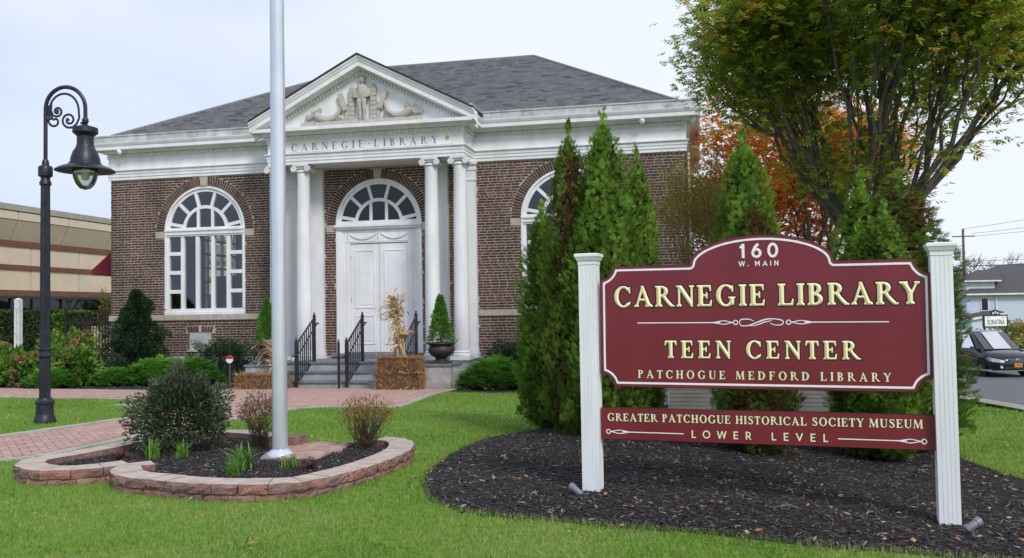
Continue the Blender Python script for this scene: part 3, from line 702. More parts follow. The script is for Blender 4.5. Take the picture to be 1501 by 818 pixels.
# pediment
def zt(x): return 8.62-.515*abs(x)
XE = 3.235
sec = [(-1.06,-.02),(-1.50,0),(-1.505,-.045),(-1.475,-.09),(-1.455,-.145),(-1.437,-.15),(-1.437,-.285),(-1.235,-.295),(-1.215,-.325),(-1.135,-.335),(-1.135,-.44),(-1.06,-.45)]
ped = lib
m = MB()
for s in (-1, 1):
    V = [(0, y, zt(0)+dz) for y, dz in sec]+[(s*XE, y, zt(XE)+dz) for y, dz in sec]; k = len(sec)
    m.add(V, [(j, j+1, k+j+1, k+j) for j in range(k-1)]+[tuple(range(k, 2*k))])
pedm = m.build('pediment', 'white_paint', lib)
m = MB()
for s in (-1, 1):
    for i in range(31):
        x = s*(.075+i*.087); z = zt(x)-.392
        if z > 6.84: m.add([(x+s*a, y, z+dz-.515*a) for y in (-1.19, -1.13) for a, dz in ((-.021,-.045),(.021,-.045),(.021,.045),(-.021,.045))], [(0,1,2,3),(4,5,6,7),(0,4,5,1),(1,5,6,2),(2,6,7,3),(3,7,4,0)])
m.build('dentils', 'dentil_paint', pedm, kind='stuff')
m = MB(); m.prism([(-3.0,6.765),(3.0,6.765),(0,8.30)], -1.105, -1.06); m.build('tympanum', 'white_paint', pedm)
m = MB()
for s in (-1, 1):
    V = []
    for y in (-1.53, 3.2):
        for x, o in ((0,.004),(XE-.02,.004),(XE-.02,.045),(0,.05)): V.append((s*x, y, zt(x)+o))
    m.add(V, [(0,1,2,3),(4,5,6,7),(0,1,5,4),(1,2,6,5),(2,3,7,6),(3,0,4,7)])
m.build('portico_roof', 'roof_edge', lib)

# relief in the tympanum
rel_b = MB(); rel_b.span((-1.78,-1.225,6.772), (1.70,-1.10,6.905)); rel = rel_b.build('relief', 'relief_stone', pedm)
def rstone(name, fn, smooth=False): m = MB(); fn(m); return m.build(name, 'relief_stone', pedm, smooth=smooth)
for s in (-1, 1):
    c = s*.315+.02; hh = [.13,.12,.13,.12,.13,.12,.12]; z = 6.908
    for k, h_ in enumerate(hh):
        m = MB(); m.box((c, -1.155-.004*(k % 2), z+h_/2), (.155, .09, h_-.012)); m.build('pillar_block', 'relief_stone', pedm); z += h_
    m = MB(); m.add([(c-.07,-1.20,z),(c+.07,-1.20,z),(c+.07,-1.11,z),(c-.07,-1.11,z),(c,-1.15,z+.16)], [(0,1,4),(1,2,4),(2,3,4),(3,0,4),(3,2,1,0)]); m.build('pillar_top', 'relief_stone', pedm)
    def book(m, s=s):
        m.X = Matrix.Translation((s*.585+.02, -1.17, 7.42)) @ Matrix.Rotation(s*.32, 4, 'Y'); m.box((0,0,0), (.13,.10,.50)); m.box((0,-.052,0), (.10,.01,.46))
    rstone('leaning_book', book)
    def block(m, s=s): m.box((s*.45+.02, -1.14, 7.12), (.10, .07, .42)); m.box((s*.50+.02, -1.15, 7.36), (.16, .07, .05))
    rstone('side_block', block)
    def horn(m, s=s):
        P = catmull([(s*.62+.02,-1.15,7.42),(s*.70+.02,-1.16,7.15),(s*.92+.02,-1.16,6.99),(s*1.15+.02,-1.16,6.99),(s*1.36+.02,-1.16,7.10)], 5); n = len(P)
        m.tube(P, [.035+.085*(i/(n-1)) for i in range(n)], 10, cap=True)
        for k in range(5): a = .2+k*.5; m.tube([(P[-1][0]+s*.02*k,-1.17,P[-1][2]), (P[-1][0]-s*.05+s*.05*k,-1.20,P[-1][2]+.10+.05*sin(k*2))], [.03,.012], 6)
    rstone('horn_of_plenty', horn, True)
    def fruit(m, s=s):
        for k in range(30):
            x = s*(1.22+random.uniform(0,.44))+.02; z = 7.0+random.uniform(.0,.22)*(1.75-abs(x))/.4+.02; r = random.uniform(.032,.062)
            m.X = Matrix.Translation((x, -1.16, z)); m.lathe([(.004,-r),(r*.7,-r*.7),(r,0),(r*.7,r*.7),(.004,r)], 7)
    rstone('carved_fruit', fruit, True)
    def leaf(m, s=s):
        for k in range(6):
            x = s*(.60+k*.07)+.02; m.X = None; m.add([(x-.05,-1.14,6.91),(x+.05,-1.14,6.91),(x+s*.05,-1.20,7.02+.05*(k % 2)),(x,-1.13,7.10)], [(0,1,2),(0,2,3),(1,2,3)])
    rstone('carved_foliage', leaf)
def seated(m):
    def ell(c, r, sc_=(1,1,1)):
        m.X = Matrix.Translation(c) @ Matrix.Diagonal((*sc_, 1)); m.lathe([(.003,-r),(r*.55,-r*.84),(r*.87,-r*.5),(r,0),(r*.87,r*.5),(r*.55,r*.84),(.003,r)], 12); m.X = None
    m.lathe([(.10,7.40),(.15,7.5),(.155,7.62),(.17,7.74),(.155,7.82),(.07,7.87),(.048,7.90),(.05,7.95)], 14, (.02,-1.16))
    ell((.02,-1.19,8.00), .088, (.92,1,1.15)); ell((.02,-1.165,8.035), .092, (1.0,1,1.0)); m.tube([(.02,-1.275,8.02),(.02,-1.295,7.985)], [.008,.014], 5)
    for s in (-1, 1):
        m.tube([(.02+s*.155,-1.15,7.78),(.02+s*.19,-1.17,7.66),(.02+s*.20,-1.20,7.58),(.02+s*.13,-1.26,7.56)], [.05,.046,.038,.026], 8)
        m.tube([(.02+s*.06,-1.15,7.42),(.02+s*.075,-1.26,7.42),(.02+s*.07,-1.25,7.38),(.02+s*.062,-1.20,7.10),(.02+s*.06,-1.20,6.96),(.02+s*.06,-1.26,6.925)], [.07,.07,.062,.048,.034,.028], 8)
rstone('seated_reader_carving', seated, True)
def obook(m):
    for s in (-1, 1): m.add([(.02,-1.30,7.48),(.02+s*.25,-1.27,7.52),(.02+s*.25,-1.24,7.74),(.02,-1.28,7.70),(.02,-1.27,7.48),(.02+s*.25,-1.24,7.52),(.02+s*.25,-1.21,7.74),(.02,-1.25,7.70)], [(0,1,2,3),(4,5,6,7),(0,1,5,4),(1,2,6,5),(2,3,7,6),(3,0,4,7)])
rstone('open_book', obook).data.materials[0] = MATS['limestone']

# hipped roof
EZ, RUNX, RUNY, RY, RZ = 7.07, 4.87, 5.05, 4.75, 10.03; RX, RXL = 3.74, 2.53; ex, exl = 8.45, 8.40
mb = MB(); e = [(-exl,-.3,EZ),(ex,-.3,EZ),(ex,9.8,EZ),(-exl,9.8,EZ),(-RXL,RY,RZ),(RX,RY,RZ)]
mb.add(e, [(0,1,5,4),(1,2,5),(2,3,4,5),(3,0,4)]); roof = mb.build('roof', 'roof_edge', lib)
sh = MB(); rows = 46; sl_ = Vector((0, RY+.3, RZ-EZ)); 
for r_ in range(rows):
    t0, t1 = r_/rows, (r_+1.06)/rows; y0, z0 = -.3+sl_.y*t0, EZ+sl_.z*t0; y1, z1 = -.3+sl_.y*min(t1,1), EZ+sl_.z*min(t1,1)
    hw = ex-(ex-RX)*(t0+.3/rows); hl_ = exl-(exl-RXL)*(t0+.3/rows); x = -hl_; 
    x -= random.uniform(.02,.23)
    while x < hw:
        w_ = .25; a, b = max(x+.0025,-hl_), min(x+w_-.0025, hw); x += w_; sh.ct = random.random()
        if b-a < .03: continue
        if abs((a+b)/2) < 3.2 and (zt((a+b)/2) > z0+.25): continue
        k = .034+random.uniform(0,.006); sh.add([(a,y0-.01,z0+k),(b,y0-.01,z0+k),(b,y1,z1+.006),(a,y1,z1+.006),(a,y0-.01,z0),(b,y0-.01,z0)], [(0,1,2,3),(4,5,1,0)])
for s in (-1, 1):
    for r_ in range(rows):
        t0, t1 = r_/rows, (r_+1.06)/rows; E_, R__ = (ex, RX) if s > 0 else (exl, RXL); x0, z0 = s*(E_-(E_-R__)*t0), EZ+sl_.z*t0; x1, z1 = s*(E_-(E_-R__)*min(t1,1)), EZ+sl_.z*min(t1,1)
        ya, yb = -.3+sl_.y*(t0+.3/rows), 9.8-sl_.y*(t0+.3/rows); y = ya-(.16 if r_ % 2 else 0)
        while y < yb:
            a, b = max(y+.004, ya), min(y+.316, yb); y += .32; sh.ct = random.random()
            if b-a > .03: sh.add([(x0+s*.01,a,z0+.022),(x0+s*.01,b,z0+.022),(x1,b,z1+.006),(x1,a,z1+.006),(x0+s*.01,a,z0),(x0+s*.01,b,z0)], [(0,1,2,3),(4,5,1,0)])
sh.build('shingles', 'shingle', roof, kind='stuff')
m = MB()
for a, b in ((e[0],e[4]),(e[1],e[5]),(e[4],e[5])): m.tube([(a[0],a[1],a[2]+.02),(b[0],b[1],b[2]+.025)], .05, 6)
m.build('ridge_cap', 'shingle', roof)

# columns and pilasters
def column(x, y=-.90):
    m = MB(); m.lathe([(.185,ZD+.19),(.205,ZD+.30),(.206,1.4),(.20,2.6),(.186,4.3),(.172,5.50),(.178,5.52),(.172,5.54)], 28, (x, y)); c = m.build('column', 'white_paint', lib, smooth=True)
    m = MB(); m.box((x,y,ZD+.045), (.53,.53,.088)); m.lathe([(.245,ZD+.09),(.262,ZD+.115),(.262,ZD+.14),(.243,ZD+.158),(.222,ZD+.165),(.222,ZD+.185),(.236,ZD+.195),(.236,ZD+.215),(.20,ZD+.235)], 28, (x,y)); m.build('column_base', 'white_paint', c, smooth=True)
    m = MB(); m.box((x,y,5.757), (.46,.42,.052)); m.lathe([(.18,5.545),(.205,5.58),(.19,5.625),(.17,5.64)], 22, (x,y)); m.box((x,y,5.70), (.42,.34,.058))
    for s in (-1, 1):
        for yy in (-.185, .185):
            m.X = Matrix.Translation((x+s*.205, y+yy, 5.655)) @ Matrix.Rotation(pi/2, 4, 'X'); m.lathe([(.002,-.03),(.083,-.03),(.088,-.02),(.088,.02),(.083,.03),(.002,.03)], 18); m.X = None
            sg = -1 if yy < 0 else 1
            m.tube([(x+s*.205+s*(.078-.0048*k)*cos(-k*.62+.5), y+yy+sg*.033, 5.655+(.078-.0048*k)*sin(-k*.62+.5+pi/2*0)) for k in range(15)], .007, 5)
        m.tube([(x+s*.205, y-.17, 5.655), (x+s*.205, y, 5.66), (x+s*.205, y+.17, 5.655)], [.078,.05,.078], 10)
    m.build('capital', 'old_white_paint', c, smooth=True)
for x in (-BX, -AX, AX, BX): column(x)
for x in (-BX, -AX, AX, BX):
    m = MB(); m.span((x-.228,-.13,ZD+.24), (x+.228,.004,5.54)); m.span((x-.25,-.15,5.25), (x+.25,.002,5.30)); pl = m.build('pilaster', 'white_paint', lib)
    m = MB(); m.span((x-.27,-.17,ZD), (x+.27,.003,ZD+.15)); m.span((x-.25,-.15,ZD+.151), (x+.25,.003,ZD+.24)); m.build('pilaster_base', 'white_paint', pl)
    m = MB(); m.span((x-.245,-.15,5.541), (x+.245,.003,5.62)); m.span((x-.265,-.19,5.70), (x+.265,.003,5.782)); m.span((x-.235,-.14,5.621), (x+.235,.003,5.70)); m.build('pilaster_capital', 'white_paint', pl)
m = MB(); m.tube([(-3.26,-.09,.1),(-3.26,-.09,5.5),(-3.26,-.09,5.78)], .05, 8); m.build('downspout', 'white_paint', lib)

# windows
RA = [radians(a) for a in (0, 11, 43.5, 74, 106, 136.5, 169, 180)]
def pane(P, par, mat, y=.075):
    m = MB(); n = len(P); m.add([(p[0], y, p[1]) for p in P], [tuple(t) for t in tessellate_polygon([[Vector((p[0], p[1], 0)) for p in P]])]); return m.build('pane', mat, par)
def fan(m, cx, R, zb, mat, par, y0=.03, y1=.12):
    def ring(r0_, r1_, a0, a1, ya, n=28):
        A = arc(cx, WS, r0_, a0, a1, n); B = arc(cx, WS, r1_, a0, a1, n); k = n+1; b2 = y1
        m.add([(p[0], ya, p[1]) for p in A+B]+[(p[0], b2, p[1]) for p in A+B], [(i, i+1, k+i+1, k+i) for i in range(n)]+[(i, 2*k+i, 2*k+i+1, i+1) for i in range(n)]+[(k+i, 3*k+i, 3*k+i+1, k+i+1) for i in range(n)])
    ring(R-.055, R+.004, 0, pi, y0-.045); ring(R-.15, R-.054, 0, pi, y0); ri0, ri1 = R*.50, R*.50+.095
    ring(ri0, ri1, 0, pi, y0+.004)
    for a in RA[1:-1]:
        d = Vector((cos(a), sin(a))); nn = Vector((-d.y, d.x))*.047; p = Vector((cx, WS)); A = p+d*(ri1-.01); B = p+d*(R-.14)
        q = [A-nn, B-nn, B+nn, A+nn]; m.add([(v.x, y0+.008, v.y) for v in q]+[(v.x, y1, v.y) for v in q], [(0,1,2,3),(0,1,5,4),(2,3,7,6)])
    for s in (-1, 1):
        x = cx+s*.235; zz = sqrt(ri0**2-.235**2); m.span((x-.043, y0+.008, zb), (x+.043, y1, WS+zz+.02))
    for a0, a1 in zip(RA, RA[1:]):
        A = arc(cx, WS, ri1, a0+.05, a1-.05, 4) if a1-a0 > .25 else arc(cx, WS, ri1, a0+.02, a1-.04, 2)
        B = arc(cx, WS, R-.15, a0+.03, a1-.03, 6); pane([(p[0], max(p[1], zb)) for p in A]+[(p[0], max(p[1], zb)) for p in reversed(B)], par, mat)
    for x0, x1 in ((-ri0, -.28), (-.19, .19), (.28, ri0)):
        xs = [x0+(x1-x0)*i/6 for i in range(7)]; pane([(cx+x0, zb), (cx+x1, zb)]+[(cx+x, max(WS+sqrt(max(ri0**2-x*x, 0)), zb+.001)) for x in reversed(xs)], par, mat)
cols = [(-1.18,-.80),(-.68,-.31),(-.185,.20),(.315,.70),(.825,1.21)]
for cx in (-WX, WX):
    wn = MB(); m = wn; z0, z1 = 1.83, 4.0
    m.span((cx-WR,-.03,1.655), (cx+WR,.14,1.73)); m.span((cx-WR,-.002,1.731), (cx+WR,.13,z0)); m.span((cx-WR,0,z1), (cx+WR,.13,4.26)); m.span((cx-WR,-.03,4.05), (cx+WR,.12,4.10)); m.span((cx-WR,-.045,4.16), (cx+WR,.12,4.20))
    edges = [-WR]+[e_ for c in cols for e_ in c]+[WR]
    for a, b in zip(edges[::2], edges[1::2]): m.span((cx+a, .02, z0+.001), (cx+b, .125, z1-.001))
    m.span((cx-WR,-.02,z0), (cx-WR+.06,.10,4.15)); m.span((cx+WR-.06,-.02,z0), (cx+WR,.10,4.15))
    ph = (z1-z0-3*.11)/4; pans = []
    for ci, (a, b) in enumerate(cols):
        if ci in (0, 4):
            for k in range(4):
                za = z0+k*(ph+.11); pans.append([(cx+a,za),(cx+b,za),(cx+b,za+ph),(cx+a,za+ph)])
                if k: m.span((cx+a, .022, za-.11), (cx+b, .12, za))
        else: pans.append([(cx+a,z0),(cx+b,z0),(cx+b,z1),(cx+a,z1)])
    win = None
    holder = MB(); fan_m = m
    tmp = bpy.data.objects.new('window', None)
    # build window mesh first, then its panes
    P0 = []
    win = link('window', None, lib) if False else None
    mm_ = MB(); mm_.v, mm_.f, mm_.t, mm_.m = m.v, m.f, m.t, m.m
    w_o = bpy.data.objects.new('window', bpy.data.meshes.new('window')); COL.objects.link(w_o); w_o.parent = lib
    bpy.data.objects.remove(tmp)
    fan(mm_, cx, WR, 4.26, 'window_glass', w_o); w_o.data = mm_.mesh('window', 'white_paint')
    for P in pans: pane(P, w_o, 'window_glass')
# little things seen through the left window
room = MB(); room.span((-8.2,.4,.45), (8.2,9.4,.5)); room.span((-8.2,.4,5.35), (8.2,9.4,5.4)); room.span((-8.2,9.3,.5), (8.2,9.4,5.35)); room.span((-3.2,.4,.5), (-3.1,5.5,5.35)); room.span((3.1,.4,.5), (3.2,9.4,5.35)); room.span((8.1,.4,.5), (8.2,9.3,5.35)); room.span((-8.25,.4,.5), (-8.2,4.55,5.35)); room.span((-8.25,7.25,.5), (-8.2,9.3,5.35))
room.build('interior_walls', 'interior', lib)
m = MB(); m.span((-7.9,.8,.5), (-6.9,1.0,2.6)); m.span((-6.6,2.5,.5), (-5.2,2.8,2.9)); m.build('bookcase', 'interior_wood', lib)
sg_ = MB(); sg_.span((-XL+.1,4.6,1.66), (-XL+.2,7.2,1.8)); sg_.span((-XL+.1,4.6,4.75), (-XL+.2,7.2,4.9))
for k in range(6): y = 4.6+k*.5; sg_.span((-XL+.1,y,1.8), (-XL+.2,y+.09,4.75))
for k in range(5): z = 2.3+k*.5; sg_.span((-XL+.11,4.65,z), (-XL+.19,7.15,z+.08))
sgo = sg_.build('side_window', 'white_paint', lib)
for c in ((-4.85,1.5,5.02), (.0,1.2,4.80)):
    m = MB(); m.X = Matrix.Translation(c); m.lathe([(.004,-.17),(.09,-.15),(.16,-.07),(.175,0),(.16,.07),(.09,.15),(.02,.17),(.015,.5)], 16); m.build('globe_pendant', 'globe_light', lib, smooth=True)

# doorway
mm_ = MB(); m = mm_
w_o = bpy.data.objects.new('fanlight', bpy.data.meshes.new('fanlight')); COL.objects.link(w_o); w_o.parent = lib
fan(m, 0, DR, 4.26, 'dark_glass', w_o); m.span((-DR,-.01,4.16), (DR,.13,4.26)); w_o.data = m.mesh('fanlight', 'white_paint')
ZT = .50
m = MB(); m.span((-DR-.02,-.10,4.085), (DR+.02,.1,4.155)); m.span((-DR,-.06,4.03), (DR,.1,4.084)); m.span((-DR,.0,3.99), (DR,.1,4.029))
m.span((-DR,-.012,ZD), (-1.17,.1,3.989)); m.span((1.17,-.012,ZD), (DR,.1,3.989)); m.span((-1.169,.01,ZD), (-1.08,.1,3.989)); m.span((1.08,.01,ZD), (1.169,.1,3.989))
m.span((-1.079,.03,3.62), (1.079,.12,3.989)); m.span((-1.079,.03,ZD), (-.87,.12,3.619)); m.span((.87,.03,ZD), (1.079,.12,3.619)); m.span((-.98,.018,ZD+.17), (-.92,.03,3.619)); m.span((.92,.018,ZD+.17), (.98,.03,3.619))
case = m.build('door_surround', 'white_paint', lib)
m = MB()
for a, b in (((-1.02,3.66),(1.02,3.68)),((-1.02,3.93),(1.02,3.95)),((-1.02,3.68),(-1.0,3.93)),((1.0,3.68),(1.02,3.93))): m.span((a[0],.017,a[1]), (b[0],.03,b[1]))
for c in (-.48, .48):
    P = [(c-.42+.84*t, .022, 3.90-.62*t*(1-t)) for t in [i/12 for i in range(13)]]; m.tube(P, [.014+.022*sin(pi*i/12) for i in range(13)], 8)
    P = [(c-.42+.84*t, .026, 3.90-.40*t*(1-t)) for t in [i/12 for i in range(13)]]; m.tube(P, .009, 6)
for c in (-.92, 0, .92): m.tube([(c,.022,3.92),(c-.02,.02,3.80),(c+.01,.022,3.72)], [.03,.022,.01], 7); m.X = Matrix.Translation((c,.025,3.90)); m.lathe([(.003,-.03),(.03,0),(.003,.03)], 8); m.X = None
m.build('swag_carving', 'white_paint', case, smooth=True)
for s in (-1, 1):
    a, b = sorted((s*.006, s*.865)); m = MB(); m.span((a,.06,ZT), (b,.11,3.60))
    lf = m.build('door_leaf', 'white_paint', lib)
    m = MB(); i0, i1 = a+.14, b-.14
    for z0, z1 in ((ZT+.22,1.55),(1.75,3.42)):
        for q0, q1 in (((i0,z0),(i1,z0+.035)),((i0,z1-.035),(i1,z1)),((i0,z0+.0355),(i0+.035,z1-.0355)),((i1-.035,z0+.0355),(i1,z1-.0355))): m.span((q0[0],.044,q0[1]), (q1[0],.0595,q1[1]))
        m.span((i0+.1,.050,z0+.1), (i1-.1,.0595,z1-.1))
    m.build('door_panel', 'white_paint', lf)
    m = MB()
    for z in (.9, 2.0, 3.2): m.tube([(s*.868,.05,z-.06),(s*.868,.05,z+.06)], .012, 6)
    m.build('hinge', 'grey_metal', lf)
m = MB(); m.tube([(.06,.04,1.45),(.06,.0,1.47),(.06,.0,1.60),(.06,.04,1.62)], .01, 6); m.build('door_handle', 'grey_metal', case)

# steps, deck, pedestals
m = MB(); m.span((-2.95,-1.42,-.5), (2.95,-.004,ZD-.045)); m.span((-2.1,-1.80,-.5), (2.1,-1.42,ZD-.045)); m.span((-2.1,-2.15,-.5), (2.1,-1.80,.10-.045)); m.span((-2.1,-2.48,-.5), (2.1,-2.15,-.13-.045)); st = m.build('steps', 'step_stone', lib)
for y0, y1, z in ((-1.84,-1.44,ZD), (-2.19,-1.82,.10), (-2.52,-2.17,-.13)):
    x = -2.11
    while x < 2.1: x1 = min(x+1.4, 2.11); m = MB(); m.span((x+.003,y0,z-.044), (x1-.003,y1,z-.0)); m.build('tread', 'bluestone', st); x = x1
m = MB(); m.span((-2.97,-1.438,ZD-.044), (2.97,-.006,ZD-.001)); m.build('landing_slab', 'bluestone', st); m = MB(); m.span((-1.3,-.42,ZD), (1.3,-.02,ZT-.03)); m.span((-1.06,-.012,ZD+.001), (1.06,.2,ZT-.004)); m.build('threshold', 'bluestone', st)
for s in (-1, 1):
    a, b = sorted((s*2.116, s*2.80)); m = MB(); m.span((a,-2.5,-.5), (b,-1.43,.245)); pd = m.build('pedestal', 'pedestal_stone', st); m = MB(); m.span((a-.03,-2.53,.246), (b+.03,-1.445,.300)); m.build('pedestal_cap', 'bluestone', pd)
    a, b = sorted((s*2.80, s*2.96)); m = MB(); m.span((a+.002,-2.3,-.5), (b,-1.45,.12)); m.build('cheek_wall', 'pedestal_stone', st)
for c in ((7.55,-.30,6.60), (8.86,-.10,6.60), (-8.1,-.32,6.60)):
    m = MB(); m.X = Matrix.Translation(c); m.lathe([(.07,.06),(.08,.03),(.08,.0),(.065,-.03),(.06,-.05),(.035,-.08),(.004,-.09)], 14); k = m.build('dome_camera', 'sign_white', lib, smooth=True)
# electrical downpipe and meter at the right corner
m = MB(); m.tube([(8.72,.25,.0),(8.72,.25,5.78)], .045, 8); m.build('downspout', 'tan_light', lib)
# ------------------------------------------------------------------ lettering: glyph outlines from unions of strokes
def rect(x0, y0, x1, y1): return [(x0,y0),(x1,y0),(x1,y1),(x0,y1)]
def ringp(cx, cy, ro, so, ri, si, a0, a1, n=26, icx=None, icy=None):
    a0, a1 = radians(a0), radians(a1); ix = cx if icx is None else icx; iy = cy if icy is None else icy
    A = [(cx+ro*cos(a0+(a1-a0)*i/n), cy+so*sin(a0+(a1-a0)*i/n)) for i in range(n+1)]
    return A+[(ix+ri*cos(a1+(a0-a1)*i/n), iy+si*sin(a1+(a0-a1)*i/n)) for i in range(n+1)]
def strokep(pts, w, n=5, closed=False):
    k = len(pts); w = w if hasattr(w, '__len__') else [w]*k
    P = catmull([(p[0], p[1], v) for p, v in zip(pts, w)], n) if n > 1 else [(p[0], p[1], v) for p, v in zip(pts, w)]
    L = []; R = []
    for i, p in enumerate(P):
        a, b = P[max(i-1,0)], P[min(i+1,len(P)-1)]; dx, dy = b[0]-a[0], b[1]-a[1]; q = math.hypot(dx, dy) or 1
        L.append((p[0]-dy/q*p[2]/2, p[1]+dx/q*p[2]/2)); R.append((p[0]+dy/q*p[2]/2, p[1]-dx/q*p[2]/2))
    return L+R[::-1]
T_, t_ = .18, .068
def sfb(x, w, y=0, e=.075): return [(x-e,y),(x+w+e,y),(x+w+e,y+.038),(x+w,y+.10),(x,y+.10),(x-e,y+.038)]
def sft(x, w, y=1, e=.075): return [(x-e,y),(x-e,y-.038),(x,y-.10),(x+w,y-.10),(x+w+e,y-.038),(x+w+e,y)]
def stem(x, w=T_): return [rect(x,0,x+w,1), sfb(x,w), sft(x,w)]
def serif_glyph(c):
    S = stem(.09)
    lw = [(.56,0),(.67,0),(.705,.28),(.672,.28),(.60,.06)]; tw = [(.56,1),(.65,1),(.665,.74),(.632,.74),(.58,.94)]
    if c == 'I': return S, .36
    if c == 'L': return S+[rect(.09,0,.64,t_), lw], .73
    if c == 'E': return S+[rect(.09,0,.64,t_), lw, rect(.09,1-t_,.63,1), tw, rect(.2,.48,.48,.48+t_), rect(.45,.37,.49,.66)], .76
    if c == 'F': return S+[rect(.09,1-t_,.63,1), tw, rect(.2,.48,.48,.48+t_), rect(.45,.37,.49,.66)], .70
    if c == 'T': return [rect(.27,0,.27+T_,1), sfb(.27,T_), rect(.04,1-t_,.68,1), [(.04,1),(.015,.74),(.05,.74),(.12,.94)], [(.68,1),(.705,.74),(.67,.74),(.60,.94)]], .72
    if c == 'H': return S+stem(.62)+[rect(.2,.475,.7,.475+t_)], .90
    if c == 'N': return [rect(.12,0,.12+t_,.95), sfb(.12,t_), [(.02,1),(.02,.96),(.27,.96),(.27,1)], [(.08,1),(.27,1),(.80,.18),(.80,-.02),(.74,-.02),(.12,.93)], rect(.735,.0,.735+t_,1), sft(.735,t_)], .90
    if c == 'M': return [[(.10,0),(.16,0),(.22,.95),(.16,.95)], sfb(.10,t_-.01), [(.05,1),(.05,.96),(.3,.96),(.3,1)], [(.13,1),(.31,1),(.57,.22),(.53,-.01),(.48,-.01)], [(.48,-.01),(.54,-.01),(.88,.98),(.82,.98)], [(.80,1),(.97,1),(1.0,0),(.82,0)], sfb(.82,T_), [(.78,1),(.78,.96),(1.04,.96),(1.04,1)]], 1.11
    if c == 'A': return [[(.10,0),(.165,0),(.45,.86),(.43,1.02),(.41,1.02)], [(.37,1.02),(.47,1.02),(.85,0),(.65,0)], rect(.22,.31,.66,.31+t_), sfb(.10,.065), sfb(.65,.20)], .94
    bowl = [ringp(.30,.745,.33,.255,.165,.19,-90,90), rect(.2,1-t_,.31,1), rect(.2,.49,.31,.49+t_)]
    if c == 'P': return S+bowl, .70
    if c == 'R': return S+bowl+[[(.33,.53),(.47,.56),(.60,.34),(.86,.05),(.94,.04),(.94,0),(.74,0),(.60,.14)]], .90
    if c == 'B': return S+[ringp(.30,.755,.30,.245,.14,.18,-90,90), rect(.2,1-t_,.31,1), ringp(.30,.265,.37,.265,.20,.20,-90,90), rect(.2,0,.31,t_), rect(.2,.475,.31,.53)], .76
    if c == 'D': return S+[ringp(.30,.5,.54,.5,.34,.435,-90,90), rect(.2,1-t_,.31,1), rect(.2,0,.31,t_)], .92
    if c == 'O': return [ringp(.49,.5,.45,.525,.265,.455,-4,184), ringp(.49,.5,.45,.525,.265,.455,176,364)], .98
    if c == 'C': return [ringp(.49,.5,.45,.525,.26,.455,42,318), [(.78,.95),(.82,.98),(.83,.68),(.795,.68),(.76,.82)], [(.80,.16),(.84,.22),(.83,.25),(.78,.22)]], .90
    if c == 'G': return [ringp(.49,.5,.45,.525,.26,.455,42,330), [(.78,.95),(.82,.98),(.83,.68),(.795,.68),(.76,.82)], rect(.70,.06,.86,.42), [(.62,.42),(.93,.42),(.93,.38),(.62,.38)]], .98
    if c == 'S': return [strokep([(.56,.80),(.47,.94),(.32,.965),(.18,.87),(.17,.73),(.30,.58),(.45,.47),(.56,.32),(.53,.13),(.36,.035),(.20,.07),(.11,.21)], [.05,.06,.075,.12,.15,.175,.18,.16,.12,.075,.06,.05], 4), [(.55,.98),(.585,.98),(.60,.70),(.565,.70)], [(.08,.30),(.115,.30),(.13,.02),(.09,.02)]], .70
    if c == 'U':
        a = [(.4175+.3275*cos(radians(t)), .28+.30*sin(radians(t))) for t in range(180, 361, 9)]; b = [(.475+.205*cos(radians(t)), .28+.225*sin(radians(t))) for t in range(360, 179, -9)]
        return [a+b, rect(.09,.27,.27,1), sft(.09,T_), rect(.68,.27,.745,1), sft(.68,.065)], .86
    if c == 'Y': return [[(.06,1),(.25,1),(.52,.50),(.50,.40),(.36,.46)], [(.69,1),(.755,1),(.52,.46),(.44,.46)], rect(.34,0,.34+T_,.5), sfb(.34,T_), sft(.06,.19), sft(.69,.065)], .82
    if c == '.': return [rect(.05,.40,.21,.56)], .28
    return [], .36
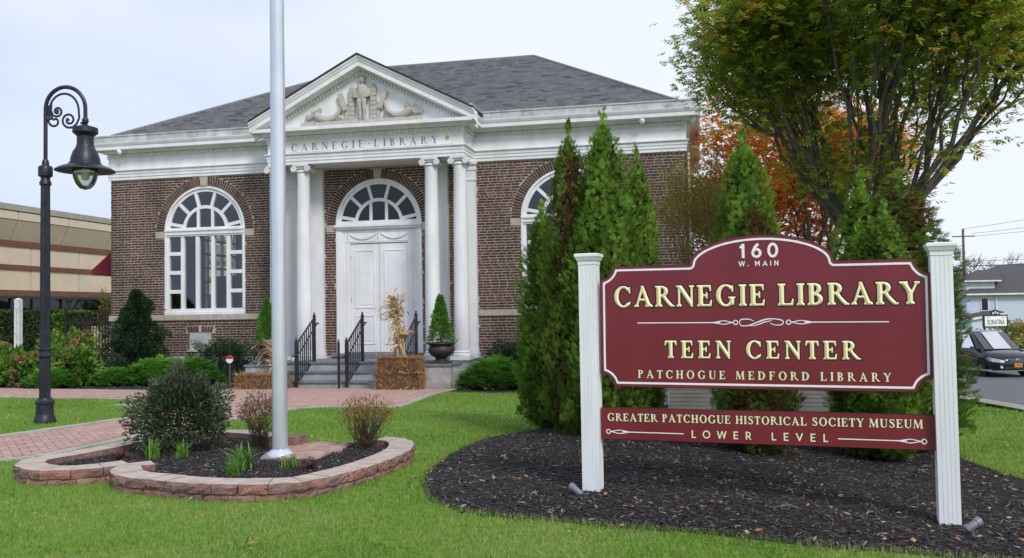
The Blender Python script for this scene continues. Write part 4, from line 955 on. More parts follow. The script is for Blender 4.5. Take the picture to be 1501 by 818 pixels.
def sans_glyph(c):
    w = .155
    if c == 'I': return [rect(.07,0,.07+w,1)], .30
    if c == '1': return [rect(.20,0,.37,1), [(.03,.78),(.10,.68),(.30,.82),(.30,1),(.22,1)]], .48
    if c == '0': return [ringp(.40,.5,.36,.52,.20,.36,-4,184), ringp(.40,.5,.36,.52,.20,.36,176,364)], .80
    if c == 'O': return [ringp(.52,.5,.48,.52,.34,.38,-4,184), ringp(.52,.5,.48,.52,.34,.38,176,364)], 1.04
    if c == '6': return [ringp(.38,.33,.34,.345,.18,.19,-4,184), ringp(.38,.33,.34,.345,.18,.19,176,364), strokep([(.50,.98),(.33,.80),(.20,.60),(.12,.36)], [.17,.17,.17,.15], 4)], .75
    if c == 'L': return [rect(.08,0,.08+w,1), rect(.08,0,.62,w*.9)], .66
    if c == 'E': return [rect(.08,0,.08+w,1), rect(.08,0,.66,w*.9), rect(.08,1-w*.9,.66,1), rect(.08,.44,.60,.44+w*.85)], .72
    if c == 'R': return [rect(.08,0,.08+w,1), ringp(.36,.67,.34,.33,.19,.19,-90,90), rect(.08,1-w*.9,.37,1), rect(.08,.34,.37,.34+w*.9), [(.36,.40),(.52,.40),(.76,0),(.58,0)]], .80
    if c == 'M': return [rect(.08,0,.08+w,1), rect(.80,0,.80+w,1), [(.08,1),(.22,1),(.58,.42),(.50,.24)], [(.955,1),(.81,1),(.455,.42),(.53,.24)]], 1.04
    if c == 'N': return [rect(.08,0,.08+w,1), rect(.68,0,.68+w,1), [(.08,1),(.24,1),(.835,0),(.68,0)]], .92
    if c == 'A': return [[(.0,0),(.17,0),(.52,.86),(.52,1),(.42,1)], [(.94,0),(.77,0),(.42,.86),(.42,1),(.52,1)], rect(.18,.22,.76,.22+w*.85)], .94
    if c == 'V': return [[(0,1),(.17,1),(.50,.16),(.50,0),(.40,0)], [(.90,1),(.73,1),(.40,.16),(.40,0),(.50,0)]], .90
    if c == 'W': return [[(0,1),(.16,1),(.40,.2),(.36,0),(.28,0)], [(.28,0),(.42,0),(.68,.9),(.66,1),(.60,1)], [(.60,1),(.72,1),(.98,.1),(.94,0),(.88,0)], [(1.24,1),(1.08,1),(.84,.2),(.88,0),(.96,0)]], 1.24
    if c == 'T': return [rect(.30,0,.30+w,1), rect(.02,1-w*.9,.74,1)], .76
    if c == 'D': return [rect(.08,0,.08+w,1), ringp(.34,.5,.44,.5,.28,.36,-90,90), rect(.08,1-w*.9,.35,1), rect(.08,0,.35,w*.9)], .84
    if c == '.': return [rect(.06,0,.24,.18)], .28
    return [], .34
def sdf_grid(polys, step, pad=.14):
    xs = [p[0] for P in polys for p in P]; ys = [p[1] for P in polys for p in P]
    gx = np.arange(min(xs)-pad, max(xs)+pad, step)+step*.0137; gy = np.arange(min(ys)-pad, max(ys)+pad, step)+step*.0171
    X, Y = np.meshgrid(gx, gy); D = np.full(X.shape, 1e9)
    for P in polys:
        d = polydist(X, Y, P); d = np.where(inpoly(X.ravel(), Y.ravel(), P).reshape(X.shape), -d, d); D = np.minimum(D, d)
    return gx, gy, D
def contours(gx, gy, D, lv, tol=.0016):
    S = D < lv; seg = {}; ny, nx = D.shape
    def ex(i, j, h):      # crossing on an edge
        if h: a, b = D[i, j], D[i, j+1]; t = (lv-a)/(b-a); return (gx[j]+(gx[j+1]-gx[j])*t, gy[i])
        a, b = D[i, j], D[i+1, j]; t = (lv-a)/(b-a); return (gx[j], gy[i]+(gy[i+1]-gy[i])*t)
    c = S[:-1,:-1]*1+S[:-1,1:]*2+S[1:,1:]*4+S[1:,:-1]*8
    B, R_, T, L = 0, 1, 2, 3
    tab = {1:[(L,B)],2:[(B,R_)],3:[(L,R_)],4:[(R_,T)],5:[(L,T),(R_,B)],6:[(B,T)],7:[(L,T)],8:[(T,L)],9:[(T,B)],10:[(B,L),(T,R_)],11:[(T,R_)],12:[(R_,L)],13:[(R_,B)],14:[(B,L)]}
    nxt = {}
    for i, j in zip(*np.nonzero((c > 0) & (c < 15))):
        key = {B:(i,j,1), R_:(i,j+1,0), T:(i+1,j,1), L:(i,j,0)}
        for a, b in tab[int(c[i,j])]: nxt[key[a]] = key[b]
    loops = []
    while nxt:
        k0 = next(iter(nxt)); L_ = []; k = k0
        while k in nxt: L_.append(k); k = nxt.pop(k)
        pts = [ex(*q) for q in L_]
        # drop nearly collinear points
        out = [pts[0]]
        for q in range(1, len(pts)):
            a = out[-1]; b = pts[q]; c_ = pts[(q+1) % len(pts)]
            ar = abs((b[0]-a[0])*(c_[1]-a[1])-(b[1]-a[1])*(c_[0]-a[0])); ln = math.dist(a, c_) or 1e-9
            if ar/ln > tol or math.dist(a, b) > .09: out.append(b)
        if len(out) > 2: loops.append(out)
    return loops
def fill(loops):
    pts = [Vector(p) for L in loops for p in L]; ed = []; o = 0
    for L in loops: ed += [(o+i, o+(i+1) % len(L)) for i in range(len(L))]; o += len(L)
    vo, _, fo, _, _, _ = delaunay_2d_cdt(pts, ed, [], 0, 1e-7)
    cx_ = np.array([sum(vo[i].x for i in f)/3 for f in fo]); cy_ = np.array([sum(vo[i].y for i in f)/3 for f in fo]); k = np.zeros(len(fo), bool)
    for L in loops: k ^= inpoly(cx_, cy_, L)
    return [(v.x, v.y) for v in vo], [tuple(f) for f, q in zip(fo, k) if q]
GC = {}
def glyph_mesh(c, font, style):
    """style: gold (raised ridge, cream core), flat (cream with black edge), white, engraved"""
    key = (c, font, style)
    if key in GC: return GC[key]
    polys, adv = (serif_glyph if font == 'serif' else sans_glyph)(c)
    if not polys: GC[key] = (None, adv); return GC[key]
    gx, gy, D = sdf_grid(polys, .022); V = []; F = []; Fm = []
    def layer(loops, y, mi):
        flat, tr = fill(loops); o = len(V); V.extend([(p[0], y, p[1]) for p in flat])
        for t in tr:
            a, b, c_ = (Vector(V[o+i]) for i in t[:3]); n = (b-a).cross(c_-a); F.append(tuple(o+i for i in (t if n.y < 0 else t[::-1]))); Fm.append(mi)
    def wall(loops, y0, y1, mi):
        for L in loops:
            o = len(V); n = len(L); V.extend([(p[0], y0, p[1]) for p in L]+[(p[0], y1, p[1]) for p in L])
            for i in range(n): F.append((o+i, o+(i+1) % n, o+n+(i+1) % n, o+n+i)); Fm.append(mi)
    if style == 'engraved': lp = contours(gx, gy, D, -.004); layer(lp, -.004, 0); mats = ['engraved']
    elif style == 'black': lp = contours(gx, gy, D, 0); layer(lp, -.004, 0); mats = ['sign_black']
    elif style == 'white': lp = contours(gx, gy, D, .014); wall(lp, 0, -.008, 0); layer(lp, -.008, 0); mats = ['sign_white']
    elif style == 'flat':
        l2 = contours(gx, gy, D, .085); layer(l2, -.004, 1); lp = contours(gx, gy, D, .012); wall(lp, -.004, -.012, 0); layer(lp, -.012, 0); mats = ['sign_cream', 'sign_black']
    else:
        D = D-.020; l2 = contours(gx, gy, D, .060); layer(l2, -.003, 1); lp = contours(gx, gy, D, 0)
        wall(lp, -.003, -.012, 0)
        # ridged face: triangulate the outline together with inner samples, height follows the distance to the edge
        pts = [Vector(p) for L in lp for p in L]; ed = []; o = 0
        for L in lp: ed += [(o+i, o+(i+1) % len(L)) for i in range(len(L))]; o += len(L)
        sub = D[::2, ::2]; sx_, sy_ = gx[::2], gy[::2]
        extra = [(sx_[j], sy_[i], sub[i, j]) for i, j in zip(*np.nonzero(sub < -.018))]
        vo, eo, fo, ov, _, _ = delaunay_2d_cdt(pts+[Vector((a, b)) for a, b, _ in extra], ed, [], 0, 1e-6)
        def dval(x, y):
            j = int(np.clip(round((x-gx[0])/(gx[1]-gx[0])), 0, len(gx)-1)); i = int(np.clip(round((y-gy[0])/(gy[1]-gy[0])), 0, len(gy)-1)); return D[i, j]
        base = len(V); V.extend([(v.x, -.012+min(0, dval(v.x, v.y))*.55, v.y) for v in vo])
        for f in fo:
            cx_ = sum(vo[i].x for i in f)/len(f); cy_ = sum(vo[i].y for i in f)/len(f)
            if dval(cx_, cy_) < .004: F.append(tuple(base+i for i in f)[::-1]); Fm.append(0)
        mats = ['sign_gold', 'sign_black']
    me = bpy.data.meshes.new('letter'); me.from_pydata(V, [], F)
    for m_ in mats: me.materials.append(MATS[m_])
    me.polygons.foreach_set('material_index', Fm); me.update(); GC[key] = (me, adv); return GC[key]
def text(s, font, style, parent, x0, x1, z0, h, y, space=.36, z1=None):
    g = [(c, *glyph_mesh(c, font, style)) for c in s]; nat = sum(a if m_ else space for c, m_, a in g)*h; gap = ((x1-x0)-nat)/max(1, len(s)-1); sx_ = 1
    if gap < 0: sx_ = (x1-x0)/nat; gap = 0
    x = x0; dz = ((z1 if z1 is not None else z0)-z0)/(x1-x0)
    for c, me, a in g:
        if me is not None:
            o = link('letter', me, parent, (x, y, z0+(x-x0)*dz)); o.scale = (h*sx_, h, h)
        x += (a if me is not None else space)*h*sx_+gap

# name on the library frieze
text('CARNEGIE.LIBRARY', 'serif', 'engraved', ent, -2.13, 2.12, 6.155, .205, YP-.0545)

# ------------------------------------------------------------------ the sign
TH = -.1223; TL = .0063
sign = thing('library_sign', 'large maroon gold-lettered library sign with arched top between two white fluted posts', 'sign', (7.975, -16.2711, 0), TH)
panel_m = MB()
PO = []
PO += [(.190,.947),(2.545,.947)]+[(2.655+.108*cos(a), .947+.108*sin(a)) for a in [radians(170-8*i) for i in range(0, 11)]][0:0]
def corner(cx, cz, r, a0, a1, n=8): return [(cx+r*cos(radians(a0+(a1-a0)*i/n)), cz+r*sin(radians(a0+(a1-a0)*i/n))) for i in range(n+1)]
x0, x1, z0, z1, rc_ = .085, 2.655, .947, 1.968, .112
dome = [(1.405-.562*cos(pi*i/36), z1+.226*sin(pi*i/36)) for i in range(37)]
PO = corner(x0, z0, rc_, 90, 0)[::1]+corner(x1, z0, rc_, 180, 90)+corner(x1, z1, rc_, 270, 180)+dome[::-1]+corner(x0, z1, rc_, 0, -90)
gxp, gyp, Dp = sdf_grid([PO], .0105, .05)
m = MB(); m.prism(PO, .0, .036, 'y'); m.v = [(a, b-.014, c) for a, b, c in m.v]
pan = m.build('main_panel', 'sign_edge', sign); pan.rotation_euler = (0, TL, 0)
lp = contours(gxp, gyp, Dp, -.006, .0008); m = MB(); m.prism(lp[0], -.020, -.0145, 'y'); m.build('panel_face', 'sign_red', pan)
la = contours(gxp, gyp, Dp, -.028, .0008); lb = contours(gxp, gyp, Dp, -.045, .0008)
flat, tr = fill([la[0], lb[0]]); m = MB(); m.add([(p[0], -.0225, p[1]) for p in flat], tr); m.build('border_line', 'sign_white', pan)
def lines(p, x): return p
yF = -.0205
text('160', 'sans', 'white', pan, 1.243, 1.55, 2.008, .112, yF)
text('W. MAIN', 'sans', 'white', pan, 1.238, 1.55, 1.940, .040, yF, .2)
text('CARNEGIE LIBRARY', 'serif', 'gold', pan, .205, 2.57, 1.622, .168, yF, .30)
text('TEEN CENTER', 'serif', 'gold', pan, .628, 2.135, 1.196, .140, yF, .34)
text('PATCHOGUE MEDFORD LIBRARY', 'serif', 'flat', pan, .402, 2.355, 1.027, .066, yF, .42)
def orn(par, polys, y, mat='sign_white', step=.004):
    gx_, gy_, D_ = sdf_grid(polys, step, .02); L = contours(gx_, gy_, D_, 0, .0003); flat, tr = fill(L); m = MB(); m.add([(p[0], y, p[1]) for p in flat], tr); return m.build('scroll_ornament', mat, par)
zc = 1.486
def needle(xa, xb, z, w=.008):  # rule swelling into an open lozenge, then a ring at xb
    s = 1 if xb > xa else -1; e = xb-s*.028
    P = [strokep([(xa, z), (e-s*.10, z)], [w, w], 1), strokep([(e-s*.17, z), (e-s*.08, z+.014), (e-s*.02, z+.003), (e, z)], [.004,.007,.006,.006], 4), strokep([(e-s*.17, z), (e-s*.08, z-.014), (e-s*.02, z-.003), (e, z)], [.004,.007,.006,.006], 4)]
    for a in (-4, 176): P.append(ringp(xb-s*.010, z, .021, .021, .013, .013, a, a+188, 12))
    return P
orn(pan, needle(.405, 1.215, zc)+needle(2.352, 1.605, zc), -.0225)
orn(pan, [strokep([(1.235+.0,zc+.0),(1.25,zc-.026),(1.31,zc-.024),(1.37,zc),(1.44,zc+.024),(1.50,zc+.028),(1.56,zc+.018),(1.575,zc-.004),(1.55,zc-.022),(1.50,zc-.018),(1.47,zc-.004)], [.006,.007,.008,.010,.010,.008,.008,.008,.007,.006,.004], 6),
          strokep([(1.235,zc),(1.25,zc+.024),(1.31,zc+.026),(1.35,zc+.010)], [.006,.008,.007,.004], 6), strokep([(1.32,zc-.030),(1.38,zc-.018),(1.43,zc+.002),(1.49,zc+.014)], [.004,.007,.008,.004], 6)], -.0227)
m = MB(); m.prism([(.083,.505),(2.660,.505),(2.660,.772),(.083,.772)], -.010, .022, 'y'); brd = m.build('lower_board', 'sign_edge', sign); brd.rotation_euler = (0, .003, 0)
m = MB(); m.prism([(.087,.509),(2.656,.509),(2.656,.768),(.087,.768)], -.015, -.0105, 'y'); m.build('panel_face', 'sign_red', brd)
text('GREATER PATCHOGUE HISTORICAL SOCIETY MUSEUM', 'serif', 'flat', brd, .137, 2.575, .661, .064, -.0155, .36, .670)
text('LOWER LEVEL', 'sans', 'flat', brd, .835, 1.895, .540, .062, -.0155, .8, .543)
orn(brd, needle(.775, .135, .571), -.0175); orn(brd, needle(1.965, 2.588, .571), -.0175)
def spost(x, zb, ztop):
    h = .075; g = .004; m = MB(); c = [-.045, -.015, .015, .045]; S = []
    for k, (dx, dy) in enumerate(((1,0),(0,1),(-1,0),(0,-1))):
        nx_, ny_ = dy, -dx; pts = [-h]
        for q in c: pts += [q-.003, q, q+.003]
        for i, u in enumerate(pts):
            dep = h-(g if (i and i % 3 == 2) else 0); S.append((x+dx*u+nx_*dep, dy*u+ny_*dep))
    n = len(S); m.add([(p[0], p[1], zb) for p in S]+[(p[0], p[1], ztop-.085) for p in S], [(i, (i+1) % n, n+(i+1) % n, n+i) for i in range(n)])
    p = m.build('post', 'vinyl', sign)
    m = MB(); Q = [(.079,-.10),(.079,-.075),(.088,-.062),(.098,-.040),(.104,-.032),(.104,-.012),(.096,-.006),(.03,0)]
    V = []; 
    for o, dz in Q: V += [(x-o,-o,ztop+dz),(x+o,-o,ztop+dz),(x+o,o,ztop+dz),(x-o,o,ztop+dz)]
    F = [(4*j+i, 4*j+(i+1) % 4, 4*j+4+(i+1) % 4, 4*j+4+i) for j in range(len(Q)-1) for i in range(4)]+[tuple(range(4*len(Q)-4, 4*len(Q)))]
    m.add(V, F); m.build('post_cap', 'vinyl', p)
spost(0, -.05, 2.085); spost(2.733, -.10, 2.068)
def spot(loc, rz, label):
    t = thing('spotlight', label, 'spotlight', loc, rz, 'ground spotlights aimed at the sign')
    m = MB(); m.X = Matrix.Translation((0,0,.065)) @ Matrix.Rotation(radians(62), 4, 'Y'); m.lathe([(.002,-.06),(.018,-.058),(.026,-.045),(.028,.03),(.033,.034),(.033,.07),(.029,.07),(.027,.062),(.002,.060)], 16); m.build('housing', 'spot_grey', t, smooth=True)
    m = MB(); m.tube([(0,0,-.06),(0,0,.05)], .008, 6); m.build('stake', 'spot_grey', t)
    m = MB(); m.X = Matrix.Translation((0,0,.065)) @ Matrix.Rotation(radians(62), 4, 'Y'); m.lathe([(.001,.0625),(.026,.0625),(.026,.0645),(.001,.0645)], 14); m.build('lens', 'lamp_glass', t)
spot((7.86,-16.47,.035), radians(150), 'small grey ground spotlight tipped in the mulch left of the left sign post')
spot((10.74,-17.0,-.03), radians(25), 'small grey ground spotlight tipped in the mulch right of the right sign post')
# ------------------------------------------------------------------ street furniture and porch things
# lamp post: local x is along the arm
LA = YAW
lamp = thing('street_lamp', 'tall black street lamp with scrolled gooseneck arm and bell shaped shade at far left', 'street lamp', (-1.20,-11.70,-.04), LA); lamp.scale = (.93,.93,.975)
m = MB(); m.lathe([(.175,0),(.178,.04),(.165,.07),(.160,.10),(.142,.13),(.138,.16),(.135,.30),(.150,.32),(.150,.35),(.130,.37),(.115,.39),(.11,.41)], 24); m.build('base', 'lamp_iron', lamp, smooth=True)
m = MB(); m.lathe([(.088,.40),(.088,1.0),(.084,1.06)], 32, flute=.10, nf=1); m.lathe([(.086,1.06),(.118,1.075),(.118,1.10),(.096,1.12),(.094,1.16),(.112,1.18),(.112,1.20),(.09,1.215)], 24); m.lathe([(.083,1.21),(.079,2.4),(.073,3.86)], 32, flute=.10, nf=1); sh_ = m.build('shaft', 'lamp_iron', lamp)
m = MB(); m.lathe([(.070,3.84),(.095,3.86),(.095,3.90),(.075,3.93),(.075,3.98),(.112,4.0),(.115,4.02),(.115,4.14),(.105,4.16),(.06,4.18),(.055,4.24),(.04,4.27)], 20); m.build('collar', 'lamp_iron', lamp, smooth=True)
m = MB(); P = [(0,0,4.2),(0,0,4.6),(0,0,5.05)]+[(.34-.34*cos(a), 0, 5.10+.36*sin(a)) for a in [pi*i/16 for i in range(17)]]+[(.68,0,4.96)]
m.tube(P, .033, 10); m.build('arm', 'lamp_iron', lamp, smooth=True)
m = MB()
def spiral(cx, cz, r0_, r1_, a0, turns, n=26): return [(cx+(r0_+(r1_-r0_)*i/n)*cos(a0+turns*2*pi*i/n), 0, cz+(r0_+(r1_-r0_)*i/n)*sin(a0+turns*2*pi*i/n)) for i in range(n+1)]
big = [(.315-.25*cos(a)+.0, 0, 5.07+.28*sin(a)) for a in [radians(-5+10*i) for i in range(19)]]
m.tube([(.12,0,4.93),(.085,0,5.02)]+big+[(.575,0,4.95),(.53,0,4.85),(.47,0,4.80)]+spiral(.40,4.915,.128,.03,-pi*.42,-1.45), .012, 6, 1.6)
m.tube([(.10,0,5.20),(.09,0,5.08),(.13,0,4.99)]+spiral(.20,5.06,.085,.022,-pi*.6,1.2), .012, 6, 1.6)
m.tube([(.04,0,5.16),(.06,0,4.95)]+spiral(.155,4.90,.105,.02,pi*.93,.95), .012, 6, 1.6)
for c in ((.385,5.02-.10),(.205,5.07),(.08,4.94),(.62,4.86)): m.box((c[0],0,c[1]), (.035,.035,.035))
m.build('scrollwork', 'lamp_iron', lamp)
m = MB(); m.X = Matrix.Translation((.68,0,0)); m.lathe([(.02,4.97),(.05,4.93),(.056,4.90),(.045,4.86),(.03,4.845),(.05,4.83),(.07,4.81)], 16); m.lathe([(.09,4.815),(.20,4.78),(.205,4.70),(.16,4.665),(.135,4.64),(.135,4.52),(.15,4.46),(.20,4.38),(.232,4.28),(.24,4.21),(.262,4.20),(.265,4.175),(.23,4.165)], 24); hs = m.build('lamp_housing', 'lamp_iron', lamp, smooth=True)
m = MB(); m.X = Matrix.Translation((.68,0,0)); m.lathe([(.23,4.18),(.30,4.165),(.40,4.13),(.478,4.085),(.480,4.07),(.46,4.075),(.36,4.10),(.20,4.12)], 32); m.build('shade', 'lamp_iron', lamp, smooth=True)
m = MB(); m.X = Matrix.Translation((.68,0,0)); m.lathe([(.205,4.12),(.205,4.05),(.19,3.96),(.15,3.86),(.09,3.79),(.004,3.765)], 24); m.build('globe', 'lamp_glass', lamp, smooth=True)
m = MB(); m.X = Matrix.Translation((.68,0,0)); m.lathe([(.06,4.11),(.07,4.0),(.05,3.93),(.004,3.92)], 12); m.build('bulb', 'sign_white', lamp, smooth=True)

# flagpole
fp = thing('flagpole', 'thick glossy white flagpole rising from a square collar in the flower bed', 'flagpole', (4.47,-15.03,.05)); fp.scale = (.96,.96,1)
m = MB(); m.lathe([(.086,.0),(.083,3),(.080,6),(.070,9.5),(.03,10.5),(.004,10.52)], 32); fpp = m.build('pole', 'pole_white', fp, smooth=True)
m = MB(); m.box((0,0,.035), (.36,.36,.05), .3); m.lathe([(.155,.06),(.15,.075),(.115,.10),(.10,.115),(.088,.12)], 28); m.build('base_collar', 'pole_white', fp, smooth=True)

# bed paving slab with bricks, and the rear block
pad = [(4.42,-15.28),(4.74,-15.27),(4.97,-14.98),(4.92,-14.14),(4.26,-14.20)]
pv = thing('flagpole_paving', 'small pad of pink herringbone bricks set in the bed beside the flagpole', 'brick pad', (4.58,-14.6,.1))
m = MB(); m.prism([(p[0]-4.58, p[1]+14.6) for p in pad], -.05, -.006, 'z'); m.build('bedding', 'paver_joint', pv)
for i in range(-6, 7):
    for j in range(-8, 9):
        k = (i-j) % 4
        if k not in (0, 3): continue
        u, v = ((i+1)*.1, (j+.5)*.1) if k == 0 else ((i+.5)*.1, (j+1)*.1); a = radians(58); x, y = u*cos(a)-v*sin(a), u*sin(a)+v*cos(a)
        if inpoly(np.array([x+4.58]), np.array([y-14.6]), pad)[0] and 1:
            m = MB(); m.box((0,0,0), (.19,.092,.03) if k == 0 else (.092,.19,.03), a, (.98,.96)); m.build('brick', 'paver_single', pv, loc=(x, y, -.002+random.uniform(-.002,.002)))
rb = MB(); rb.box((0,0,0), (.36,.26,.16), 0, (.94,.9)); tag(rb.build('landscape_block', ['border_stone'], None, loc=(4.22,-14.32,.13)), 'single brown and pink landscape block lying behind the flagpole base', 'concrete block'); bpy.data.objects['landscape_block'].rotation_euler = (0,0,-.15)

# railings
def railing(x, label, extra=False):
    t = thing('stair_railing', label, 'railing', (x, -2.1, -.2), 0, 'black metal railings up the library steps')
    X0, Y0, Z0 = x, -2.1, -.2
    def P(y, z): return (0, y-Y0, z-Z0)
    yb, yt = -2.66, -1.55; zb, ztop = -.29, ZD
    for y, z0_, z1_ in ((yb, zb, .93), (yt, ztop, 1.58)):
        m = MB(); m.box(P(y, (z0_+z1_)/2), (.065,.065,z1_-z0_)); m.X = Matrix.Translation(P(y, z1_)); m.lathe([(.03,0),(.03,.012),(.012,.02),(.024,.035),(.028,.05),(.018,.068),(.003,.075)], 10); m.build('newel_post', 'black_iron', t)
    for dz, w_ in ((.86, .04), (.02, .03)):
        m = MB(); m.tube([P(yb, zb+.26+dz if dz > .5 else zb+.12), P(yt, ztop+.32+dz if dz > .5 else ztop+.06)], w_*.62, 4); m.build('rail', 'black_iron', t)
    za = lambda y: zb+.12+(ztop+.06-zb-.12)*(y-yb)/(yt-yb); zbv = lambda y: zb+1.12+(ztop+1.18-zb-1.12)*(y-yb)/(yt-yb)
    for k in range(1, 9):
        y = yb+(yt-yb)*k/9; m = MB(); m.box(P(y, (za(y)+zbv(y))/2), (.022,.022,zbv(y)-za(y))); m.build('baluster', 'black_iron', t)
    m = MB(); H = [(-.02,yb-.16,.52),(.07,yb-.20,.55),(.075,yb-.05,.58),(.075,yb+.15,.68),(.075,yt-.02,1.33),(.075,yt+.12,1.36),(.0,yt+.14,1.36)]; m.tube([(a, b-Y0, c-Z0) for a, b, c in H], .018, 8); m.build('handrail', 'black_iron', t)
    if extra:
        m = MB(); m.box((-.12, yb-.22-Y0, .30-Z0), (.05,.05,1.19)); m.X = Matrix.Translation((-.12, yb-.22-Y0, .895-Z0)); m.lathe([(.03,0),(.012,.02),(.026,.04),(.018,.06),(.003,.07)], 10); m.build('newel_post', 'black_iron', t)
        m = MB(); m.tube([(-.30,yb-.22-Y0,.50-Z0),(-.12,yb-.26-Y0,.50-Z0),(.0,yb-.2-Y0,.50-Z0),(.14,yb-.1-Y0,.52-Z0)], .02, 6); m.build('handrail_loop', 'black_iron', t)
railing(-1.28, 'black metal stair railing left of the door, partly behind the flagpole')
railing(.10, 'black metal stair railing in the middle of the steps with doubled lower post', True)
railing(1.60, 'black metal stair railing right of the door behind the corn stalks')

# urns with clipped evergreens
def urn(x, label):
    t = thing('urn', label, 'urn', (x,-2.05,.30), 0, 'dark urns on the step pedestals')
    m = MB(); m.box((0,0,.02), (.48,.48,.04)); m.lathe([(.22,.04),(.215,.06),(.16,.085),(.14,.12),(.16,.15),(.25,.20),(.31,.27),(.33,.34),(.31,.40),(.285,.44),(.30,.47),(.36,.49),(.375,.51),(.37,.53),(.33,.53),(.31,.50)], 28); m.build('bowl', 'urn', t, smooth=True)
    m = MB(); m.lathe([(.30,.505),(.20,.515),(.002,.52)], 20); m.build('soil', 'mulch_base', t)
urn(2.42, 'dark cast urn on the pedestal right of the steps holding a small conical evergreen')
urn(-2.42, 'dark cast urn on the pedestal left of the steps, mostly hidden by the flagpole')

# alarm stake sign
al = thing('alarm_sign', 'small octagonal red and white security sign on a stake by the wall shrubs', 'yard sign', (-3.84,-1.46,-.29))
m = MB(); m.tube([(0,0,-.05),(0,0,.62)], .011, 6); m.build('stake', 'grey_metal', al)
m = MB(); O = [(.115*cos(radians(22.5+45*k)), .80-.115+.115*sin(radians(22.5+45*k))+.0) for k in range(8)]; m.prism(O, -.018, -.012, 'y'); sp = m.build('sign_plate', 'sign_white', al)
m = MB(); m.prism([(-.106,.695),(.106,.695),(.106,.729),(.044,.791),(-.044,.791),(-.106,.729)], -.0215, -.0185, 'y'); m.build('red_band', 'flag_red', al)

# utility things by the wall
m = MB(); m.span((-1.47,-.06,-.4), (1.47,.06,.95))
gwt = thing('grey_wall', 'low grey masonry screen wall behind the sign and evergreens', 'wall', (9.50,-8.75,-.12), -.02)
m = MB(); m.span((-1.45,-.05,-.3), (1.45,.06,.98)); m.build('core', 'grey_block', gwt)
for r_ in range(16):
    m = MB(); m.span((-1.455,-.062,-.10+r_*.067), (1.455,-.051,-.10+r_*.067+.060)); m.build('course', 'grey_block', gwt)
m = MB(); m.span((-1.5,-.09,.985), (1.5,.09,1.04)); m.build('coping_stone', 'concrete', gwt); m = MB(); m.span((1.457,-.068,-.3), (1.50,.068,.984)); m.build('end_trim', 'concrete', gwt)
ob = thing('outlet_box', 'small grey weatherproof electrical box on a short dark stand in front of the grey wall', 'electrical box', (8.31,-9.0,-.12))
m = MB(); m.box((0,0,.06), (.10,.08,.14)); m.tube([(0,0,-.1),(0,0,.05)], .05, 8); m.build('stand', 'black_iron', ob)
m = MB(); m.box((0,0,.24), (.15,.10,.20), 0, (.85,.8)); m.box((-.062,-.055,.23), (.022,.05,.17), 0, (.8,.6)); m.box((.062,-.055,.23), (.022,.05,.17), 0, (.8,.6)); m.box((0,-.055,.32), (.14,.045,.03)); m.build('cover', 'grey_metal', ob)
# ------------------------------------------------------------------ vegetation
def unit(v): return v/np.maximum(np.linalg.norm(v, axis=1), 1e-9)[:, None]
def rdir(n): return unit(rng.normal(size=(n, 3)))
def leaf_arrays(P, D, S, L, W, tint, curl=.15):
    """pointed leaves: base, left, right and tip, folded along the midrib"""
    D = unit(D); S = unit(S-D*np.sum(S*D, 1)[:, None]); Nn = np.cross(D, S); n = len(P); L = np.broadcast_to(L, n)[:, None]; W = np.broadcast_to(W, n)[:, None]
    mid = P+D*L*.45
    V = np.stack([P, mid-S*W/2+Nn*W*.2, P+D*L-Nn*L*curl, mid+S*W/2+Nn*W*.2], 1).reshape(-1, 3)
    o = np.arange(n)[:, None]*4; F = np.concatenate([o+np.array([[0,2,1]]), o+np.array([[0,3,2]])])
    return V, F, np.repeat(tint, 4)
def spray_arrays(P, D, S, L, tint, k=5, w=.17, droop=.0):
    """flat fans of scale foliage: a stem leaflet and k pairs at its sides"""
    D = unit(D); S = unit(S-D*np.sum(S*D, 1)[:, None]); n = len(P); Vs = []; Ts = []
    L = np.broadcast_to(L, n); Nn = np.cross(D, S)
    def leaflet(base, d, s_, ln, wd, t): Vs.append(np.stack([base, base+d*(ln*.55)[:,None]-s_*(wd/2)[:,None], base+d*ln[:,None], base+d*(ln*.55)[:,None]+s_*(wd/2)[:,None]], 1)); Ts.append(t)
    leaflet(P, D, S, L, L*w*.7, tint)
    for i in range(k):
        f = .12+.7*i/k; ln = L*(.52-.36*i/k)*rng.uniform(.8, 1.2, n)
        for sg in (-1, 1):
            d = unit(D*.75+S*sg*.7+Nn*rng.normal(0, .16, n)[:,None]-np.array([0,0,droop])); b = P+D*(L*f)[:,None]
            leaflet(b, d, unit(np.cross(Nn, d)), ln, ln*w*2.1, np.clip(tint+rng.normal(0, .09, n), 0, 1))
    V = np.concatenate([v.reshape(-1, 3) for v in Vs]); m = len(V)//4; o = np.arange(m)[:, None]*4
    return V, np.concatenate([o+np.array([[0,2,1]]), o+np.array([[0,3,2]])]), np.concatenate([np.repeat(t, 4) for t in Ts])
def merge(parts):
    Vs, Fs, Ts, o = [], [], [], 0
    for V, F, T in parts: Vs.append(V); Fs.append(F+o); Ts.append(T); o += len(V)
    return np.concatenate(Vs), np.concatenate(Fs), np.concatenate(Ts)
def limb(mb, a, b, r0_, r1_, seg=5, bend=.06, n=4):
    a = Vector(a); b = Vector(b); L = (b-a).length; pts = [a.lerp(b, i/n)+Vector((random.gauss(0,1), random.gauss(0,1), random.gauss(0,1)))*bend*L*sin(pi*i/n) for i in range(n+1)]
    mb.tube(pts, [r0_+(r1_-r0_)*i/n for i in range(n+1)], seg, cap=False); return pts

